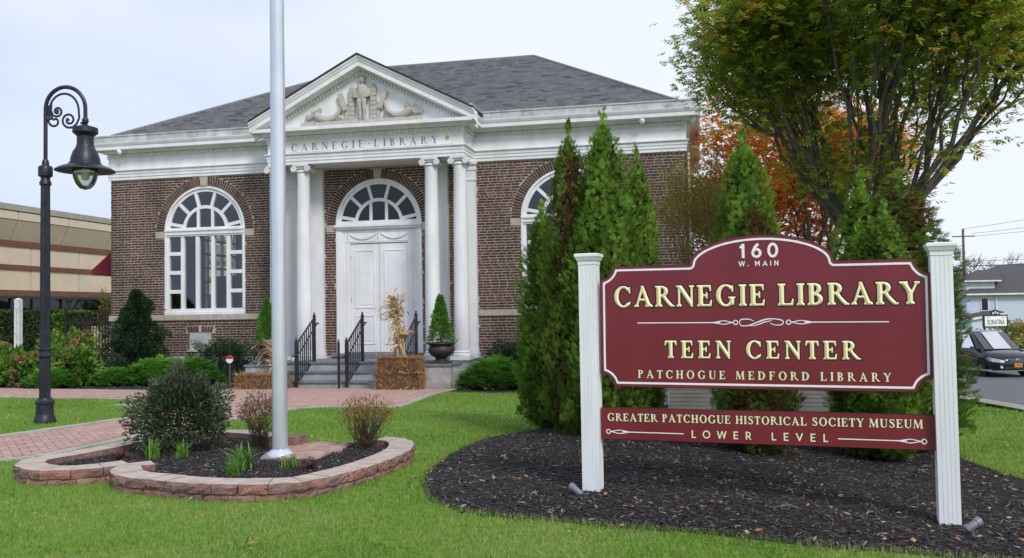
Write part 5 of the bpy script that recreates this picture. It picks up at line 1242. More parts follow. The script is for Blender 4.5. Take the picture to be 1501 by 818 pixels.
# --- arborvitae: flame-shaped column of upright scale sprays over inner leaves, dead brown and darkened by painted shade
def arbor_mesh(seed, H, R, n=7400, brown=False, belly=.28, tiptop=.45):
    global rng; keep = rng; rng = np.random.default_rng(seed)
    def rad(t): return R*np.clip(np.minimum((t/.06)**.5, 1), .55, 1)*np.where(t < belly, .86+.14*t/belly, (1-((t-belly)/(1-belly))**2.5)**.66)
    t = rng.uniform(0, .985, int(n*1.8)); k = rng.random(len(t)) < (rad(t)/R+.05); t = t[k][:n]; n = len(t)
    a = rng.uniform(0, 2*pi, n); ph = rng.uniform(0, 6, 6)
    lump = .12*np.sin(3*a+ph[0]+9*t)+.11*np.sin(5*a+ph[1]-17*t)+.11*np.sin(23*t+2*a+ph[2])*np.sin(4*a+7*t)+.10*np.sin(41*t-3*a+ph[3])*np.sin(6*a-9*t)
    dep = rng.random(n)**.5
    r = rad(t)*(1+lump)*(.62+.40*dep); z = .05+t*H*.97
    er = np.stack([np.cos(a), np.sin(a), 0*a], 1); P = er*r[:, None]; P[:, 2] = z
    D = er*rng.uniform(.35, .9, n)[:, None]+np.array([0,0,1.])*rng.uniform(.55, 1.25, n)[:, None]+rdir(n)*.28
    S = np.cross(er, [0,0,1.])*1.0+rdir(n)*.6
    L = rng.uniform(.065, .125, n)*(.75+.35*(1-t))
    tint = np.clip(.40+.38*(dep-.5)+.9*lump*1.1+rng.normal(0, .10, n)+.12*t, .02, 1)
    if brown: tint = np.where((np.sin(2*a+5*t+ph[4])+np.sin(11*t+ph[5]-3*a) > 1.0) & (rng.random(n) < .75) , rng.uniform(0, .22, n), tint)
    else: tint = np.where(rng.random(n) < .04, .02, tint)
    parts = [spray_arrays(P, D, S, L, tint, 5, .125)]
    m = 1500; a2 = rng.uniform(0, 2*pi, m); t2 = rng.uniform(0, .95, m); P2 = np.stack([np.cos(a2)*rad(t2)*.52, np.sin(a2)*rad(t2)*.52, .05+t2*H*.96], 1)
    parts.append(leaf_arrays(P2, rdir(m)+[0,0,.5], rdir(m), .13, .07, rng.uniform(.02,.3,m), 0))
    m = 40; P3 = np.stack([rng.normal(0, .02, m), rng.normal(0, .02, m), H*rng.uniform(.93, 1.03, m)], 1); parts.append(spray_arrays(P3, rdir(m)*.25+[0,0,1.], rdir(m), rng.uniform(.07, .13, m), rng.uniform(.45, .8, m), 3, .2))
    V, F, T = merge(parts); rng = keep
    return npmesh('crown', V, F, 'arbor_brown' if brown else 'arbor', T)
AM = {}
def arborvitae(x, y, H, R, seed, label, brown=False, n=7400, rz=0, base=(3.6, .42)):
    z = float(G(x, y)); t = thing('arborvitae', label, 'arborvitae', (x, y, z), 0, 'tall columnar arborvitae in the mulch bed')
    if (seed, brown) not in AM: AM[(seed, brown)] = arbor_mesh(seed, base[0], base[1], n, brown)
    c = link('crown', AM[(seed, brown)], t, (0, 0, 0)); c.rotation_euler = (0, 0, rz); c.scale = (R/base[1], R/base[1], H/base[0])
    m = MB(); m.tube([(0,0,-.1),(.01,0,H*.3),(0,.01,H*.8)], [.05,.035,.01], 6); m.build('trunk', 'bark', t)
    return t
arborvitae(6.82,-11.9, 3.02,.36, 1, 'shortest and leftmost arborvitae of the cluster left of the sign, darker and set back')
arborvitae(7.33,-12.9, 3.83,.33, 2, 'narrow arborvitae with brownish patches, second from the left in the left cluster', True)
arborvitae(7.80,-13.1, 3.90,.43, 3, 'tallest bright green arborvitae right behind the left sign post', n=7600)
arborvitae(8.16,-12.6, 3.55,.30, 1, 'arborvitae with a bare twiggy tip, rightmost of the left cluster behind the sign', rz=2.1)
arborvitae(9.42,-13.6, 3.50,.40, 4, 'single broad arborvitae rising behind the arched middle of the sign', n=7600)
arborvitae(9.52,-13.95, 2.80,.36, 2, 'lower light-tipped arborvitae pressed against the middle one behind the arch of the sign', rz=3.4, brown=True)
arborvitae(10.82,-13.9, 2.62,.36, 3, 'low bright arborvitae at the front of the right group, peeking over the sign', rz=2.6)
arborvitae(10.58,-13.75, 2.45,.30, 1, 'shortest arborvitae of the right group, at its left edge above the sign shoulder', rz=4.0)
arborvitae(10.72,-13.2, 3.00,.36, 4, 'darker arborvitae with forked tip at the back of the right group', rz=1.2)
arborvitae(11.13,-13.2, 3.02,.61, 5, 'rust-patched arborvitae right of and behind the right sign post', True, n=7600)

# --- general leafy shrub
def shrub(name, label, cat, loc, size, mats, n, L, W, shape='dome', stems=14, seed=0, group=None, lump=.22, up=.5, base_t=.5, spread=.22, blooms=None, stemmat='twig', inner=.55, sw=.006):
    global rng; keep = rng; rng = np.random.default_rng(seed+100); random.seed(seed+5)
    x, y = loc; z = float(G(x, y))+(loc[2] if len(loc) > 2 else 0) if False else float(G(x, y))
    t = thing(name, label, cat, (x, y, z+(.085 if inpoly(np.array([x]), np.array([y]), BED)[0] else 0)), 0, group)
    rx, ry, h = size
    d = unit(rng.normal(size=(n, 3))); d[:, 2] = np.where(d[:, 2] < -.62, -d[:, 2], d[:, 2]) if shape == 'dome' else np.abs(d[:, 2]); u = (inner+(1-inner)*rng.random(n)**.6)
    ph = rng.uniform(0, 6, 4); lm = 1+lump*(np.sin(4*d[:,0]+5*d[:,2]+ph[0])*np.sin(5*d[:,1]-3*d[:,2]+ph[1]))+lump*.6*np.sin(11*d[:,0]+9*d[:,1]+ph[2])
    if shape == 'cone': tt = rng.random(n)**.8*.98; a = rng.uniform(0, 2*pi, n); rr = (1-tt)**.8*np.sqrt(rng.uniform(.25,1,n)); rr = rr*(1+lump*(.5*np.sin(3*a+8*tt+ph[0])+.45*np.sin(5*a-17*tt+ph[1])+.3*np.sin(23*tt+2*a)))*.9; P = np.stack([rx*rr*np.cos(a), ry*rr*np.sin(a), .06+h*tt*(1+.10*lump*np.sin(4*a+ph[2]))-.12*rr*h*lump], 1); out = np.stack([np.cos(a), np.sin(a), .3+0*a], 1)
    else: P = d*(u*lm)[:, None]*[rx, ry, h*(.56 if shape == 'dome' else .62)]; P[:, 2] += h*(.42 if shape == 'dome' else .40); P[:, 2] = np.maximum(P[:, 2], .03+.03*rng.random(n)); out = d
    if shape == 'vase': P[:,2] = h*(.26+.74*np.clip(P[:,2]/h, 0, 1)**.85); P[:,:2] *= (.35+.68*np.clip(P[:,2:3]/h, 0, 1))*rng.uniform(.25,1.05,(n,1))**.5; P[:,2] *= rng.uniform(.72,1.04,n)
    D = out+rdir(n)*.7+np.array([0,0,up]); tint = np.clip(base_t+spread*rng.normal(size=n)+.25*(lm-1)/max(lump,.01)*.5, 0, 1)
    V, F, T = leaf_arrays(P, D, rdir(n), L*rng.uniform(.7,1.25,n), W*rng.uniform(.7,1.25,n), tint)
    link('foliage', npmesh('foliage', V, F, mats, T), t)
    m = MB()
    for k in range(stems):
        q = P[rng.integers(n)]; q = (float(q[0])*.9, float(q[1])*.9, float(q[2])*.95); limb(m, (q[0]*.12, q[1]*.12, -.03), q, sw, sw*.4, 4, .07)
    m.build('stems', stemmat, t, kind='stuff')
    if blooms:
        mat, nb, br = blooms
        for k in range(nb):
            q = P[rng.integers(n)]; e = unit(q[None]-[0,0,h*.3])[0]; c = q+e*.03; nn = 46; dd = rdir(nn); Pb = c+dd*br*rng.uniform(.5,1,nn)[:,None]
            V, F, T = leaf_arrays(Pb, dd+rdir(nn)*.3, rdir(nn), br*.6, br*.5, np.clip(rng.normal(.5,.3,nn)+rng.normal(0,.2),0,1)); link('flower_head', npmesh('flower_head', V, F, mat, T), t)
    rng = keep; return t
shrub('leafy_shrub', 'dense dark grey-green shrub filling the left half of the flagpole bed', 'shrub', (3.10,-14.70), (.53,.46,.88), 'leaf_dark', 9000, .062, .021, stems=14, seed=1, lump=.20, inner=.30, base_t=.5, up=.3)
shrub('azalea_shrub', 'thin rust and dried-pink shrub between the dark shrub and the flagpole', 'shrub', (3.93,-14.45), (.34,.30,.62), 'leaf_dry', 1000, .040, .018, 'vase', stems=90, seed=2, lump=.1, up=.6, inner=.75, sw=.004)
shrub('azalea_shrub', 'twiggy vase-shaped azalea with rust-tipped leaves at the right end of the flagpole bed', 'shrub', (5.20,-14.42), (.42,.36,.60), 'leaf_rust', 1000, .034, .014, 'vase', stems=130, seed=3, lump=.08, up=.9, inner=.80, sw=.0045)
shrub('conifer_shrub', 'dark green irregular pyramidal yew beside the left window of the library', 'evergreen shrub', (-7.10,-1.0), (1.45,.9,2.5), 'needle_dark', 19000, .10, .030, 'cone', seed=4, lump=.75, up=.1)
shrub('broadleaf_shrub', 'dark glossy evergreen shrub in front of the basement window near the porch', 'evergreen shrub', (-4.45,-.75), (.95,.6,1.15), 'leaf_holly', 6500, .065, .035, stems=20, seed=5, lump=.34, up=.4)
shrub('rhododendron', 'dark broadleaf shrub against the brick right of the portico', 'evergreen shrub', (4.1,-.75), (.95,.55,.98), 'leaf_holly', 5000, .09, .038, seed=6, lump=.3, group=None)
shrub('broadleaf_shrub', 'dark shrub low under the window between the yew and the glossy shrub', 'evergreen shrub', (-5.75,-.6), (.7,.45,.62), 'leaf_holly', 3000, .06, .03, seed=16, lump=.3)
hy = [(-10.6,-1.9,.95,.7,1.05,21,'hydrangea with fading rusty flower heads, farthest left in front of the hedge'),(-9.05,-1.4,.9,.7,1.45,22,'tallest hydrangea just right of the street lamp with a pink bloom on top'),(-8.35,-2.1,.75,.6,1.05,23,'hydrangea nearest the library corner with brown flower heads'),(-9.75,-2.4,.8,.6,.85,24,'low bright green hydrangea directly behind the street lamp post')]
for x, y, rx, ry, h, sd, lb in hy: shrub('hydrangea', lb, 'hydrangea', (x, y), (rx, ry, h), 'leaf_hydrangea', 1500, .15, .10, stems=16, seed=sd, lump=.25, up=.2, blooms=('bloom_rust', 13, .12), group='hydrangeas along the left bed')
# urn conifers
for x, lb in ((2.42,'small conical green evergreen growing in the right urn'),(-2.42,'small conical green evergreen growing in the left urn behind the flagpole')):
    t = shrub('potted_evergreen', lb, 'potted evergreen', (x,-2.05), (.36,.36,1.15), 'juniper', 4200, .085, .022, 'cone', stems=14, seed=int(30+x), lump=.3, up=.8, sw=.008, group='clipped evergreens in the urns'); t.location.z = .80
# spreading junipers
def juniper(x, y, rx, ry, h, seed, label, n=900):
    global rng; keep = rng; rng = np.random.default_rng(seed); z = float(G(x, y)); t = thing('juniper', label, 'juniper', (x, y, z), 0, 'spreading junipers at the foot of the walls')
    a = rng.uniform(0, 2*pi, n); rr = rng.random(n)**.55; e = np.stack([np.cos(a)*rx/max(rx,ry), np.sin(a)*ry/max(rx,ry), 0*a], 1)
    P = np.stack([rx*rr*np.cos(a)*.82, ry*rr*np.sin(a)*.82, .05+h*(1-rr**2.2)*rng.uniform(.55,1,n)+.06*np.sin(a*6+seed)*rr], 1)
    D = e*1.0+np.array([0,0,1.])*rng.uniform(.05,.6,n)[:,None]+rdir(n)*.22; S = np.cross(e, [0,0,1.])+rdir(n)*.3
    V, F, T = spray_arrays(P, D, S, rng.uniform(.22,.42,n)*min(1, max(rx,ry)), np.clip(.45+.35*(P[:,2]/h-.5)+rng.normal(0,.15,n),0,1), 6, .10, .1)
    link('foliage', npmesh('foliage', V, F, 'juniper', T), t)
    m = MB()
    for k in range(14): q = P[rng.integers(n)]; limb(m, (0,0,-.03), tuple(float(v) for v in q), .02, .008, 4)
    m.build('stems', 'twig', t, kind='stuff'); rng = keep
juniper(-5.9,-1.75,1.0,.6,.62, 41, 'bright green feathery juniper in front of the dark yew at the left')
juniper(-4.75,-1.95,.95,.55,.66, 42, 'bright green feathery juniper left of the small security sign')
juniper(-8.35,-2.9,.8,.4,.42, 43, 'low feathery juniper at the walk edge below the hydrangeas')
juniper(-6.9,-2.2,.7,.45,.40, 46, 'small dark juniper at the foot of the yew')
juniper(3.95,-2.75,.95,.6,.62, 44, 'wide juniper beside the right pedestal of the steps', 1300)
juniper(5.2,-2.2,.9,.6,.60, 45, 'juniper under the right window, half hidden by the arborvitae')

# strap-leaved clumps
def clump(name, label, cat, x, y, n, L, W, mat, seed, group=None, splay=.6, z0=.085):
    global rng; keep = rng; rng = np.random.default_rng(seed); t = thing(name, label, cat, (x, y, float(G(x, y))+z0), 0, group); k = 6
    a = rng.uniform(0, 2*pi, n); ln = L*rng.uniform(.6,1.15,n); sp = splay*rng.uniform(.2,1.3,n); b = np.stack([rng.normal(0,.035,n), rng.normal(0,.035,n), 0*a], 1)
    V = []; 
    for i in range(k+1):
        s = i/k; r = ln*sp*s**1.6; z = ln*(s-.55*sp*s*s); c = b+np.stack([np.cos(a)*r, np.sin(a)*r, z], 1); w_ = W*(1-s)**.6*min(1, .5+s*2); off = np.stack([-np.sin(a), np.cos(a), 0*a], 1)*w_/2; V += [c-off, c+off]
    V = np.stack(V, 1).reshape(-1, 3); o = np.arange(n)[:, None]*(2*(k+1)); F = np.concatenate([o+np.array([[2*i, 2*i+1, 2*i+3, 2*i+2]]) for i in range(k)])
    link('leaves', npmesh('leaves', V, F, mat, np.repeat(rng.random(n), 2*(k+1))), t); rng = keep; return t
clump('daylily_clump', 'bright green strap-leaved clump at the left of the raised bed', 'perennial', 3.13,-15.28, 60, .26,.016,'leaf_lily', 51, 'bright strap-leaved clumps in the flag bed')
clump('daylily_clump', 'bright green strap-leaved clump against the foot of the dark shrub', 'perennial', 3.43,-15.24, 50, .24,.016,'leaf_lily', 52, 'bright strap-leaved clumps in the flag bed')
clump('daylily_clump', 'broad-leaved pale green clump in the front middle of the raised bed', 'perennial', 4.45,-15.80, 70, .30,.034,'leaf_lily', 53, None, .9)
clump('daylily_clump', 'fine-leaved light green clump spilling forward beside the broad-leaved one', 'perennial', 4.53,-16.12, 90, .22,.014,'leaf_lily', 54, None, .8)
clump('daylily_clump', 'small upright light green tuft right in front of the flagpole collar', 'perennial', 4.90,-15.64, 45, .16,.013,'leaf_lily', 55, None, .5)
clump('heuchera', 'little dark red leafed plant right of the flagpole tuft', 'perennial', 5.12,-15.72, 60, .09,.022,'heuchera', 56, None, 1.0)
clump('heuchera', 'little dark red leafed plant among mulch at the left end of the bed', 'perennial', 2.78,-15.35, 50, .10,.022,'heuchera', 57, None, 1.0)

# hay bales and corn stalks
def bale(label, loc, size, rz, seed, z0=None):
    global rng; keep = rng; rng = np.random.default_rng(seed); z = float(G(*loc)) if z0 is None else z0
    t = thing('hay_bale', label, 'hay bale', (loc[0], loc[1], z), rz, 'hay bales beside the steps'); a, b, c = size
    m = MB(); m.box((0,0,c/2), (a-.04,b-.04,c-.02)); m.build('core', 'straw_core', t)
    n = 2600; f = rng.choice(5, n, p=[.26,.18,.18,.19,.19]); u, v = rng.uniform(-.5,.5,n), rng.uniform(-.5,.5,n); P = np.zeros((n,3)); D = np.zeros((n,3)); O = np.zeros((n,3))
    for k, (px_, py_, pz_, nx_, ny_, nz_) in enumerate([(u*a, v*b, 0*u+c, 0,0,1), (u*a, 0*u-b/2, (v+.5)*c, 0,-1,0), (u*a, 0*u+b/2, (v+.5)*c, 0,1,0), (0*u-a/2, u*b, (v+.5)*c, -1,0,0), (0*u+a/2, u*b, (v+.5)*c, 1,0,0)]):
        s = f == k; P[s] = np.stack([px_+0*u, py_+0*u, pz_+0*u], 1)[s]; O[s] = (nx_, ny_, nz_)
    tang = rdir(n); tang = tang-O*np.sum(tang*O,1)[:,None]; tang[:,2] *= 1.6; D = unit(tang)+O*rng.uniform(-.05,.45,n)[:,None]; P = P-unit(D)*.04-O*.012
    P[:,2] = np.clip(P[:,2], .01, c+.01); V, F, T = leaf_arrays(P, D, rdir(n), rng.uniform(.09,.24,n), .008, rng.random(n), .1); V[:,2] = np.maximum(V[:,2], .003)
    link('straw', npmesh('straw', V, F, 'straw', T), t, None)['kind'] = 'stuff'
    m = MB()
    pass
    for x in (-a*.25, a*.25): m = MB(); m.tube([(x,-b/2-.004,.02),(x,-b/2-.004,c+.002),(x,b/2,c+.004)], .004, 4); m.build('twine', 'straw', t); rng = keep
bale('lower hay bale of the stack of two in front of the steps', (1.66,-3.05), (1.12,.50,.40), .03, 61)
bale('upper hay bale of the stack of two, under the corn stalks', (1.68,-3.05), (1.06,.48,.38), -.02, 62, -.29+.40+.02)
bale('single low hay bale left of the flagpole by the left pedestal', (-2.05,-3.0), (1.25,.52,.38), 0, 63)
def corn(label, loc, z, H, seed, lean, n=150):
    global rng; keep = rng; rng = np.random.default_rng(seed); random.seed(seed); t = thing('corn_stalks', label, 'corn stalks', (loc[0], loc[1], z), 0); m = MB()
    tops = []
    for k in range(16):
        a = random.uniform(0, 2*pi); r = random.uniform(.02,.13); q = (r*.8*cos(a), r*.8*sin(a), 0); p = (r*.45*cos(a)+lean*random.uniform(.3,1.), r*.4*sin(a), H*random.uniform(.7,.95)); P = limb(m, q, p, .014, .008, 5, .03); tops.append(P)
    m.build('stalk_bundle', 'corn_stalk', t, kind='stuff')
    V = []; F = []; T = []
    for k in range(n):
        P = random.choice(tops); f = random.random()**.7; i = min(int(f*4), 3); b = P[i].lerp(P[i+1], f*4-i); a = random.uniform(0, 2*pi); L = random.uniform(.25,.62); d = Vector((cos(a)*.55+lean*1.6, sin(a)*.4, random.uniform(.5,2.) if f > .6 else random.uniform(-1.2,.5))).normalized(); w_ = random.uniform(.025,.055); c = b; o = len(V); tt = random.random(); s = d.cross(Vector((random.gauss(0,1),random.gauss(0,1),random.gauss(0,1)))).normalized()
        tw = random.uniform(-.5,.5)
        for j in range(8):
            ww = w_*(1-j/7)**.7*(.6+.4*sin(j*1.3+k)); s = (s+d.cross(s)*tw).normalized(); V += [c-s*ww, c+s*ww]; T += [tt, tt]; d = (d+Vector((random.gauss(0,.12),random.gauss(0,.12),-.22-.25*random.random()))).normalized(); c = c+d*(L/7)
            if c.z < .02: c.z = .02
        F += [(o+2*j, o+2*j+1, o+2*j+3, o+2*j+2) for j in range(7)]
    link('dry_leaves', npmesh('dry_leaves', [tuple(v) for v in V], F, 'corn_stalk', T), t)
    m = MB(); m.lathe([(.13,H*.34),(.14,H*.36),(.13,H*.38)], 12); m.build('tie', 'straw', t); rng = keep
corn('tall bundle of dried corn stalks standing on the stacked hay bales', (1.78,-3.05), .51, 1.62, 71, -.30, 260)
corn('smaller dried corn stalk bundle behind the flagpole beside the left railing', (-1.62,-2.95), -.29, 1.25, 72, -.25, 110)

# --- trees with real limbs
def tree(name, label, cat, loc, z, H, first, spread, leafmat, nleaf, L, W, seed, depth=4, trunk_r=.16, nlimb=9, clumpr=.35, tintf=None, group=None, updroop=.0, leafzone=.35, cz=None, trunk_lean=(0,0), limb_seg=6, fans=0, xmin=-99):
    """vase-shaped tree: limbs rise from a low fork, branch three or four times; leaves sit in layered fans at the twig ends"""
    global rng; keep = rng; rng = np.random.default_rng(seed); random.seed(seed)
    t = thing(name, label, cat, (loc[0], loc[1], z), 0, group); tm = MB(); fork = Vector((trunk_lean[0], trunk_lean[1], first)); limb(tm, (0,0,-.2), fork, trunk_r*1.15, trunk_r*.9, 10, .02)
    ends = []
    def grow(p, d, ln, r, k):
        q = p+d*ln; mid = limb(tm, p, q, r, r*.62, limb_seg if k > 1 else 4, .035)
        if k <= 3: ends.extend([(mid[3], d, k)])
        elif fans == 3: ends.extend([(mid[2]+d*.2, d, k), (mid[3], d, k), (q, d, k)]*2)
        if k <= 2: ends.extend([(mid[2], d, k), (mid[3], d, k)])
        if k == 0: ends.append((q, d, 0)); return
        nb = random.choice((2, 3, 3)) if k > 1 else 3
        for b in range(nb):
            ax = Vector((random.gauss(0,1), random.gauss(0,1), random.gauss(0,1)*.6)).normalized(); nd = (d+ax*(.27+.11*(depth-k))+Vector((0,0,.16-updroop))).normalized()
            grow(q if b or k < 2 else mid[3], nd, ln*random.uniform(.58,.80), r*random.uniform(.5,.66), k-1)
    for i in range(nlimb):
        a = i*2.39996+random.uniform(-.2,.2); s = spread*random.uniform(.35,1.1) if i else .1; d = Vector((cos(a)*s, sin(a)*s, 1)).normalized()
        grow(fork+Vector((0,0,random.uniform(-.25,.1))), d, H*random.uniform(.21,.30), trunk_r*random.uniform(.26,.48), depth)
    tm.build('trunk', 'bark', t)
    E = np.array([tuple(e[0]) for e in ends]); ED = np.array([tuple(e[1]) for e in ends]); ok = E[:,2] > first+leafzone*random.uniform(.9,1.1); ok &= (E[:,0] > xmin) & ((E[:,2] > first+1.25+.45*np.abs(E[:,0])) | (fans != 3) | (E[:,2] > 5.2)); E, ED = E[ok], ED[ok]
    pw = np.where(E[:,2] > 7.2, .30, 1.)*np.where(E[:,2] < 4.8, 2.6, 1.); pw /= pw.sum(); i = rng.choice(len(E), nleaf, p=pw); off = rng.normal(size=(nleaf,3))*clumpr*np.array([1,1,.42]); P = E[i]+off
    D = ED[i]*.5+unit(off)*.8+rdir(nleaf)*.5+np.array([0,0,-.35]); Sx = rdir(nleaf)*.7+np.cross(D, [0,0,1.])
    ct = rng.normal(0, 1, len(E)); tint = np.clip(.36+.10*ct[i]+.10*rng.normal(size=nleaf)+.08*np.sin(P[:,0]*1.1+P[:,2]*.9), 0, 1)
    if tintf: tint = tintf(P, tint, rng.random(len(E))[i])
    if fans: hz = np.cross(D, [0,0,1.]); V, F, T = spray_arrays(P, unit(off)*[1,1,.5]+ED[i]*.4+rdir(nleaf)*.35+[0,0,-.25], hz+rdir(nleaf)*.35, L*rng.uniform(.6,1.25,nleaf), tint, fans, W*.5, .25)
    else: V, F, T = leaf_arrays(P, D, Sx, L*rng.uniform(.7,1.3,nleaf), W*rng.uniform(.7,1.3,nleaf), tint, .2)
    link('crown', npmesh('crown', V, F, leafmat, T), t); rng = keep; return t
ZT_ = 0
def ztint(P, t, u): return np.where(u > .955, .97, np.where(u > .90, .80, t))
zk_ = tree('zelkova_tree', 'large spreading green tree touched with orange, many grey limbs rising behind the sign', 'tree', (11.75,-7.9), -.25, 9.6, 2.45, .86, 'leaf_green', 27000, .27, .34, 81, 4, .20, 19, .42, ztint, leafzone=.3, fans=3, trunk_lean=(.05,0), xmin=-3.0); zk_.scale = (.84,.84,.98)
def otint(P, t, u): return np.clip(t*1.0+.62*(u-.25), 0, 1)
tree('maple_tree', 'tall tree in orange autumn colour with a clump of dark trunks behind the green tree', 'tree', (12.3,3.4), -.4, 9.5, 2.0, .85, 'leaf_orange', 6000, .36, .42, 82, 4, .22, 11, .42, otint, leafzone=.7, fans=2)
tree('maple_tree', 'smaller orange autumn tree just right of the library corner', 'tree', (10.7,6.5), -.4, 8.0, 1.8, .85, 'leaf_orange', 4000, .36, .42, 83, 4, .15, 9, .42, otint, leafzone=.7, fans=2)
tree('small_ornamental_tree', 'thin olive and bronze leaved small tree against the right corner of the library', 'tree', (9.05,-2.2), -.29, 5.9, 1.1, .55, 'leaf_olive', 9500, .095, .042, 84, 4, .07, 8, .22, leafzone=.3, limb_seg=5).scale = (.72, .72, 1)

# ------------------------------------------------------------------ surroundings, left
ob_ = thing('office_building', 'long tan panelled office building with brown bands beyond the left hedge', 'office building', (-20, 20, -.3)); ZO = .3
def opart(name, mat, y0, y1, z0, z1, xa, xb, xc=None, xd=None):
    """a facade piece: xa/xb front and back at the bottom, xc at the top when it slopes"""
    m = MB(); xc = xa if xc is None else xc
    m.add([(xa,y0,z0),(xa,y1,z0),(xc,y1,z1),(xc,y0,z1),(xb,y0,z0),(xb,y1,z0),(xb,y1,z1),(xb,y0,z1)], [(0,1,2,3),(7,6,5,4),(0,4,5,1),(1,5,6,2),(2,6,7,3),(3,7,4,0)]); m.v = [(a, b-20, c+ZO) for a, b, c in m.v]; return m.build(name, mat, ob_)
m = MB(); m.span((-14,-30,-.3+ZO), (-.02,40,6.2+ZO)); m.build('core', 'brown_band', ob_)
opart('coping', 'coping', -10, 60, 6.24, 6.50, .50, -14); opart('brown_course', 'brown_band', -10, 60, 4.74, 4.99, .12, -.1); opart('brown_course', 'brown_band', -10, 60, 3.74, 3.95, .12, -.1); opart('brown_course', 'brown_band', -10, 60, 2.61, 2.86, .10, -.1)
opart('window_head', 'black_iron', -10, 60, 2.50, 2.61, .14, -.1)
for k in range(22):
    y0, y1 = -9.85+k*3.1, -9.85+(k+1)*3.1-.05
    opart('fascia_panel', 'tan_light', y0, y1, 5.86, 6.20, .46, -.1); opart('sloped_panel', 'tan_panel', y0, y1, 4.99, 5.83, .04, -.1, .44)
    opart('wall_panel', 'tan_light', y0+1.2, y1+1.2, 3.95, 4.74, .06, -.1); opart('wall_panel', 'tan_light', y0+1.2, y1+1.2, 2.86, 3.74, .06, -.1)
    f = opart('window_post', 'black_iron', y0, y0+.12, 1.2, 2.50, .1, -.1); opart('window_pane', 'dark_glass', y0+.12, y1+.05, 1.2, 2.5, .02, .015)
opart('base_wall', 'tan_panel', -10, 60, -.3, 1.2, .08, -.1)
aw = thing('awning', 'dark maroon fabric awning projecting from the left side of the library', 'awning', (-8.68, 2.6, 3.1))
m = MB(); m.add([(0,-1.1,1.46),(0,1.1,1.46),(-1.75,1.1,.08),(-1.75,-1.1,.08),(0,-1.1,1.43),(0,1.1,1.43),(-1.75,1.1,.05),(-1.75,-1.1,.05)], [(0,1,2,3),(7,6,5,4),(0,3,7,4),(1,2,6,5),(2,3,7,6)]); m.build('canopy', 'awning_cloth', aw)
m = MB(); m.span((-1.765,-1.1,-.10), (-1.755,1.1,.08)); m.build('valance', 'awning_cloth', aw)
for s in (-1.1, 1.1): m = MB(); m.add([(0,s,1.43),(-1.75,s,.05),(-1.75,s,-.10),(0,s,-.10)], [(0,1,2,3)]); m.add([(0,s+.01,1.43),(-1.75,s+.01,.05),(-1.75,s+.01,-.10),(0,s+.01,-.10)], [(3,2,1,0)]); m.build('side_flap', 'awning_cloth', aw)
fe = thing('picket_fence', 'black metal picket fence between the hedge and the library corner', 'fence', (-11.4, 1.5, -.29))
for k in range(25):
    m = MB(); m.box((.02+k*.11, 0, 1.0), (.028,.028,2.0)); m.build('picket', 'black_iron', fe)
for z in (.2, 1.75, 2.08): m = MB(); m.span((0,-.02,z-.02), (2.72,.02,z+.02)); m.build('rail', 'black_iron', fe)
for x in (0, 2.66): m = MB(); m.span((x-.03,-.03,0), (x+.03,.03,2.2)); m.build('fence_post', 'black_iron', fe)
def hedge(label, x0, x1, y, h, dep, seed, mats, n):
    global rng; keep = rng; rng = np.random.default_rng(seed); t = thing('hedge', label, 'hedge', ((x0+x1)/2, y, -.29)); w_ = x1-x0
    P = np.stack([rng.uniform(-w_/2,w_/2,n), rng.uniform(-dep/2,dep/2,n), rng.uniform(0,h,n)], 1); f = rng.random(n)
    P[:,1] = np.where(f < .55, -dep/2+rng.exponential(.06,n), P[:,1]); P[:,2] = np.where((f >= .55) & (f < .85), h-rng.exponential(.05,n), P[:,2]); P[:,2] += .04*np.sin(P[:,0]*3)
    V, F, T = leaf_arrays(P, rdir(n)+[0,-.5,.5], rdir(n), .10, .055, rng.random(n)); link('foliage', npmesh('foliage', V, F, mats, T), t)
    m = MB(); m.span((-w_/2+.1,-dep/2+.15,0), (w_/2-.1,dep/2-.05,h-.15)); m.build('inner_twigs', 'twig', t); rng = keep
hedge('clipped dark hedge behind the white post at far left', -19, -11.9, 2.6, 2.15, 1.0, 91, 'hedge_leaf', 26000)
hedge('paler yellowish hedge piece at the left end of the black fence', -12.0, -11.0, 2.0, 2.05, .8, 92, 'leaf_hydrangea', 5000)
wp = thing('message_post', 'square white post with small vertical lettering among the hydrangeas at far left', 'post', (-12.34,.5,-.29))
m = MB(); m.box((0,0,1.26), (.17,.17,2.52)); m.box((0,0,2.54), (.17,.17,.05), 0, (.2,.2)); m.build('post', 'post_white', wp)
for k in range(13): m = MB(); m.box((.0+.012*(k % 3), -.088, 2.2-k*.085), (.05 if k % 2 else .035, .003, .035)); m.build('lettering_mark', 'grey_metal', wp)
shrub('weeping_shrub', 'drooping olive-brown shrub above the black fence by the library corner', 'shrub', (-10.6,3.4), (1.1,.7,2.7), 'leaf_olive', 6000, .10, .035, seed=93, lump=.4, up=-.6)

# ------------------------------------------------------------------ surroundings, right
def zr(x, y): return float(G(x, y))
